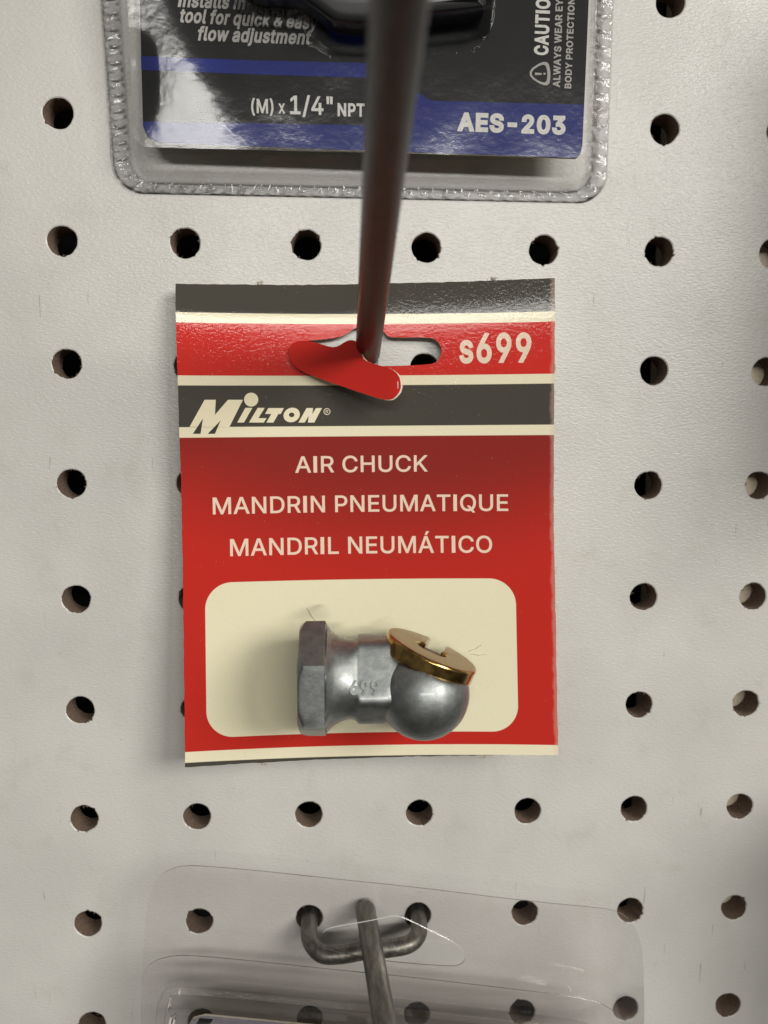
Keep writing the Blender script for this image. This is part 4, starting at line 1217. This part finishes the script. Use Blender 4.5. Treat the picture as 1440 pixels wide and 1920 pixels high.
    line("NPT", (633, 218), (684, 219), 25, 2, .03)
    line("Installs in-line at the", (333, 13), (608, 24), 27, 3, .03, .25)
    line("tool for quick & easy", (338, 42), (598, 56), 27, 3, .03, .25)
    line("flow adjustment", (371, 76), (584, 84), 27, 3, .03, .25)
    line("CAUTION", (1028, 104), (1033, -22), 27, 2, .035, 0, .09, 1)
    line("ALWAYS WEAR EYE", (1050, 164), (1056, -12), 13.5, 3, .03, 0, .09, 1)
    line("BODY PROTECTION", (1071, 166), (1078, -3), 12.5, 3, .03, 0, .09, 1)
    tri = lambda s: smooth_loop([(1009 + (x - 1009) * s, 138 + (y - 138) * s) for x, y in ((985, 138), (1024, 112), (1031, 138), (1026, 164))], 2)
    k = .09
    sheet(bm, [[pt(a, b, HI + k)[:2] for a, b in tri(1.12)], [pt(a, b, HI + k)[:2] for a, b in tri(.84)][::-1]], mapi(k), 0, None, (3, 3, 3))
    px([(1003, 136), (1003, 141), (1016, 140), (1016, 137)], k, 3)
    px([(1019, 136.5), (1019, 140), (1023, 140), (1023, 136.5)], k, 3)
    bm.normal_update()
    bmesh.ops.reverse_faces(bm, faces=[f for f in bm.faces if f.material_index < 4 and f.normal.y > .3])
    o = link("printed_insert", bm, [M_INK_BLK, M_INK_BLUE, M_INK_WHITE, M_INK_GREY, M_EDGE], root)
    # bubble over the product
    B = [(432, -190), (432, -20), (440, 14), (462, 36), (490, 42), (520, 43), (556, 46), (585, 66), (603, 80), (625, 94), (690, 99), (790, 80), (850, 74), (905, 68), (922, 58), (930, 20), (930, -190)]
    BL = smooth_loop([pt(a, b, HI + .9)[:2] for a, b in B], 2)
    bm = bmesh.new()
    rings = []
    for ins, h in ((0, HI + .8), (.25, HI + 1.6), (.7, HI + 5), (1.1, HI + 8), (1.6, HI + 9.3), (2.4, HI + 9.8)):
        rings.append([(x, z, h) for x, z in offset_loop(BL, ins)])
    loft(bm, rings, 0, True)
    bmesh.ops.recalc_face_normals(bm, faces=bm.faces)
    link("product_bubble", bm, M_SHELL, root, smooth=60)
    # black regulator inside
    bm = bmesh.new()
    rings = []
    for ins, h in ((2.6, HI + 1.4), (2.6, HI + 5.4), (3.0, HI + 6.4), (4.2, HI + 7.0)):
        rings.append([(x, z, h) for x, z in offset_loop(BL, ins)])
    loft(bm, rings, 0, True)
    z0 = max(z for x, z in BL)
    for k in range(9):
        x = -12 + k * 3.2
        tube(bm, [W(x, 107, HI + 6), W(x, 113, HI + 7.2), W(x, z0 - 4, HI + 7.2)], .9 * MM, 12)
    bmesh.ops.recalc_face_normals(bm, faces=bm.faces)
    o = link("air_regulator", bm, M_PLASTIC, None, smooth=40)
    tag(o, "black plastic air regulator sealed inside the blister pack, cut off by the top edge", "air regulator")


build_blister()


# ------------------------------------------------------------------ lower clear clamshell
def build_clamshell():
    root = empty("clear_clamshell", "transparent clamshell with rounded corners hanging on the grey wire hook below the tag", "clamshell pack")
    H1 = 12.0
    outer = [(262, 2010), (264, 1900), (268, 1800), (274, 1716), (280, 1676), (292, 1650), (312, 1632), (345, 1622), (400, 1626), (520, 1637), (740, 1660), (1000, 1690), (1130, 1702),
             (1162, 1710), (1186, 1730), (1200, 1758), (1207, 1796), (1208, 1900), (1205, 2010)]
    hole = [(602, 1763), (605, 1749), (617, 1740), (700, 1726), (740, 1716), (764, 1724), (800, 1742), (862, 1772), (873, 1785), (873, 1798), (865, 1809), (846, 1813), (725, 1803), (671, 1794), (621, 1784), (606, 1775)]
    O = [pt(a, b, H1)[:2] for a, b in outer]
    O = [O[0]] + smooth_loop(O, 1)[1:-1] + [O[-1]]
    Hh = smooth_loop([pt(a, b, H1)[:2] for a, b in hole], 2)
    wob = lambda x, z: (x, z, H1 + .5 * noise.noise(Vector((x * .03, z * .03, 9))))
    bm = bmesh.new()
    sheet(bm, [densify(O, 2.5), densify(Hh, .8)[::-1]], wob, .32, 5, (0, 1, 0))
    link("hanging_header", bm, [M_PET, M_PETEDGE], root, smooth=40)
    H2 = 17.0
    o2 = [(243, 2030), (245, 1920), (250, 1868), (262, 1832), (280, 1808), (305, 1796), (344, 1791), (458, 1801), (654, 1822), (725, 1828), (942, 1853), (1067, 1868), (1121, 1879), (1150, 1895), (1176, 1918), (1192, 1950), (1196, 2030)]
    L = [pt(a, b, H2)[:2] for a, b in o2]
    L = smooth_loop(L, 2)
    bm = bmesh.new()
    rings = []
    for ins, h in ((0, H2 - .35), (0, H2)):
        rings.append([(x, z, h) for x, z in offset_loop(L, ins)])
    loft(bm, rings, 1)
    rings = []
    for ins, h in ((0, H2), (5.0, H2 + .1), (5.25, H2 + .5), (5.45, H2 + 1.5), (5.7, H2 + 1.8), (7.2, H2 + 1.9), (7.4, H2 + 2.2), (7.7, H2 + 4.6), (8.0, H2 + 5.0), (9.2, H2 + 5.0), (9.45, H2 + 5.4), (9.8, H2 + 9.4), (10.2, H2 + 9.8), (11.2, H2 + 9.9)):
        rings.append([(x, z, h) for x, z in offset_loop(L, ins)])
    flat_rings = {0, 4, 8, 12}
    VS = [[bm.verts.new(W(*p)) for p in r] for r in rings]
    for q, (A, B) in enumerate(zip(VS, VS[1:])):
        n = len(A)
        for k in range(n):
            bm.faces.new((A[k], A[(k + 1) % n], B[(k + 1) % n], B[k])).material_index = 0 if q in flat_rings else 2
    bm.faces.new(VS[-1]).material_index = 0
    bmesh.ops.remove_doubles(bm, verts=bm.verts, dist=1e-7)
    bmesh.ops.recalc_face_normals(bm, faces=bm.faces)
    link("front_shell", bm, [M_PET, M_PETEDGE, M_PETWALL], root, smooth=25)
    # top of the card inside, just entering the picture
    C = [pt(a, b, 15.5)[:2] for a, b in ((348, 2030), (350, 1930), (362, 1910), (384, 1904), (700, 1934), (1060, 1968), (1064, 2040))]
    bm = bmesh.new()
    sheet(bm, [C], lambda x, z: (x, z, 15.5), .5, None, (0, 1, 1))
    D = [pt(a, b, 15.6)[:2] for a, b in ((365, 1960), (367, 1922), (374, 1909), (400, 1911), (392, 1922), (388, 1960))]
    sheet(bm, [D], lambda x, z: (x, z, 15.6), 0, None, (2, 2, 2))
    bm.normal_update()
    bmesh.ops.reverse_faces(bm, faces=[f for f in bm.faces if f.material_index in (0, 2) and f.normal.y > .3])
    link("inner_card", bm, [M_LILAC, M_EDGE, M_INK_BLK], root)


build_clamshell()


# ------------------------------------------------------------------ unseen cartons added beyond the right edge, to shade the board
def carton(x0, x1, z0, z1, h0, h1, col, label):
    bm = bmesh.new()
    bmesh.ops.create_cube(bm, size=1)
    for v in bm.verts:
        v.co = W((x0 + x1) / 2 + v.co.x * (x1 - x0), (z0 + z1) / 2 + v.co.z * (z1 - z0), (h0 + h1) / 2 - v.co.y * (h1 - h0))
    bmesh.ops.bevel(bm, geom=bm.edges[:], offset=.8 * MM, segments=2, affect='EDGES')
    o = link("shade_carton", bm, flat("shade_carton_surface", col, .5), smooth=40)
    tag(o, label, "carton")


carton(121, 180, 30, 128, 6, 62, (.25, .23, .2), "unseen brown carton added to shade the upper right of the board")
carton(124, 190, -160, -48, 6, 54, (.12, .12, .13), "unseen dark carton added to shade the lower right of the board")
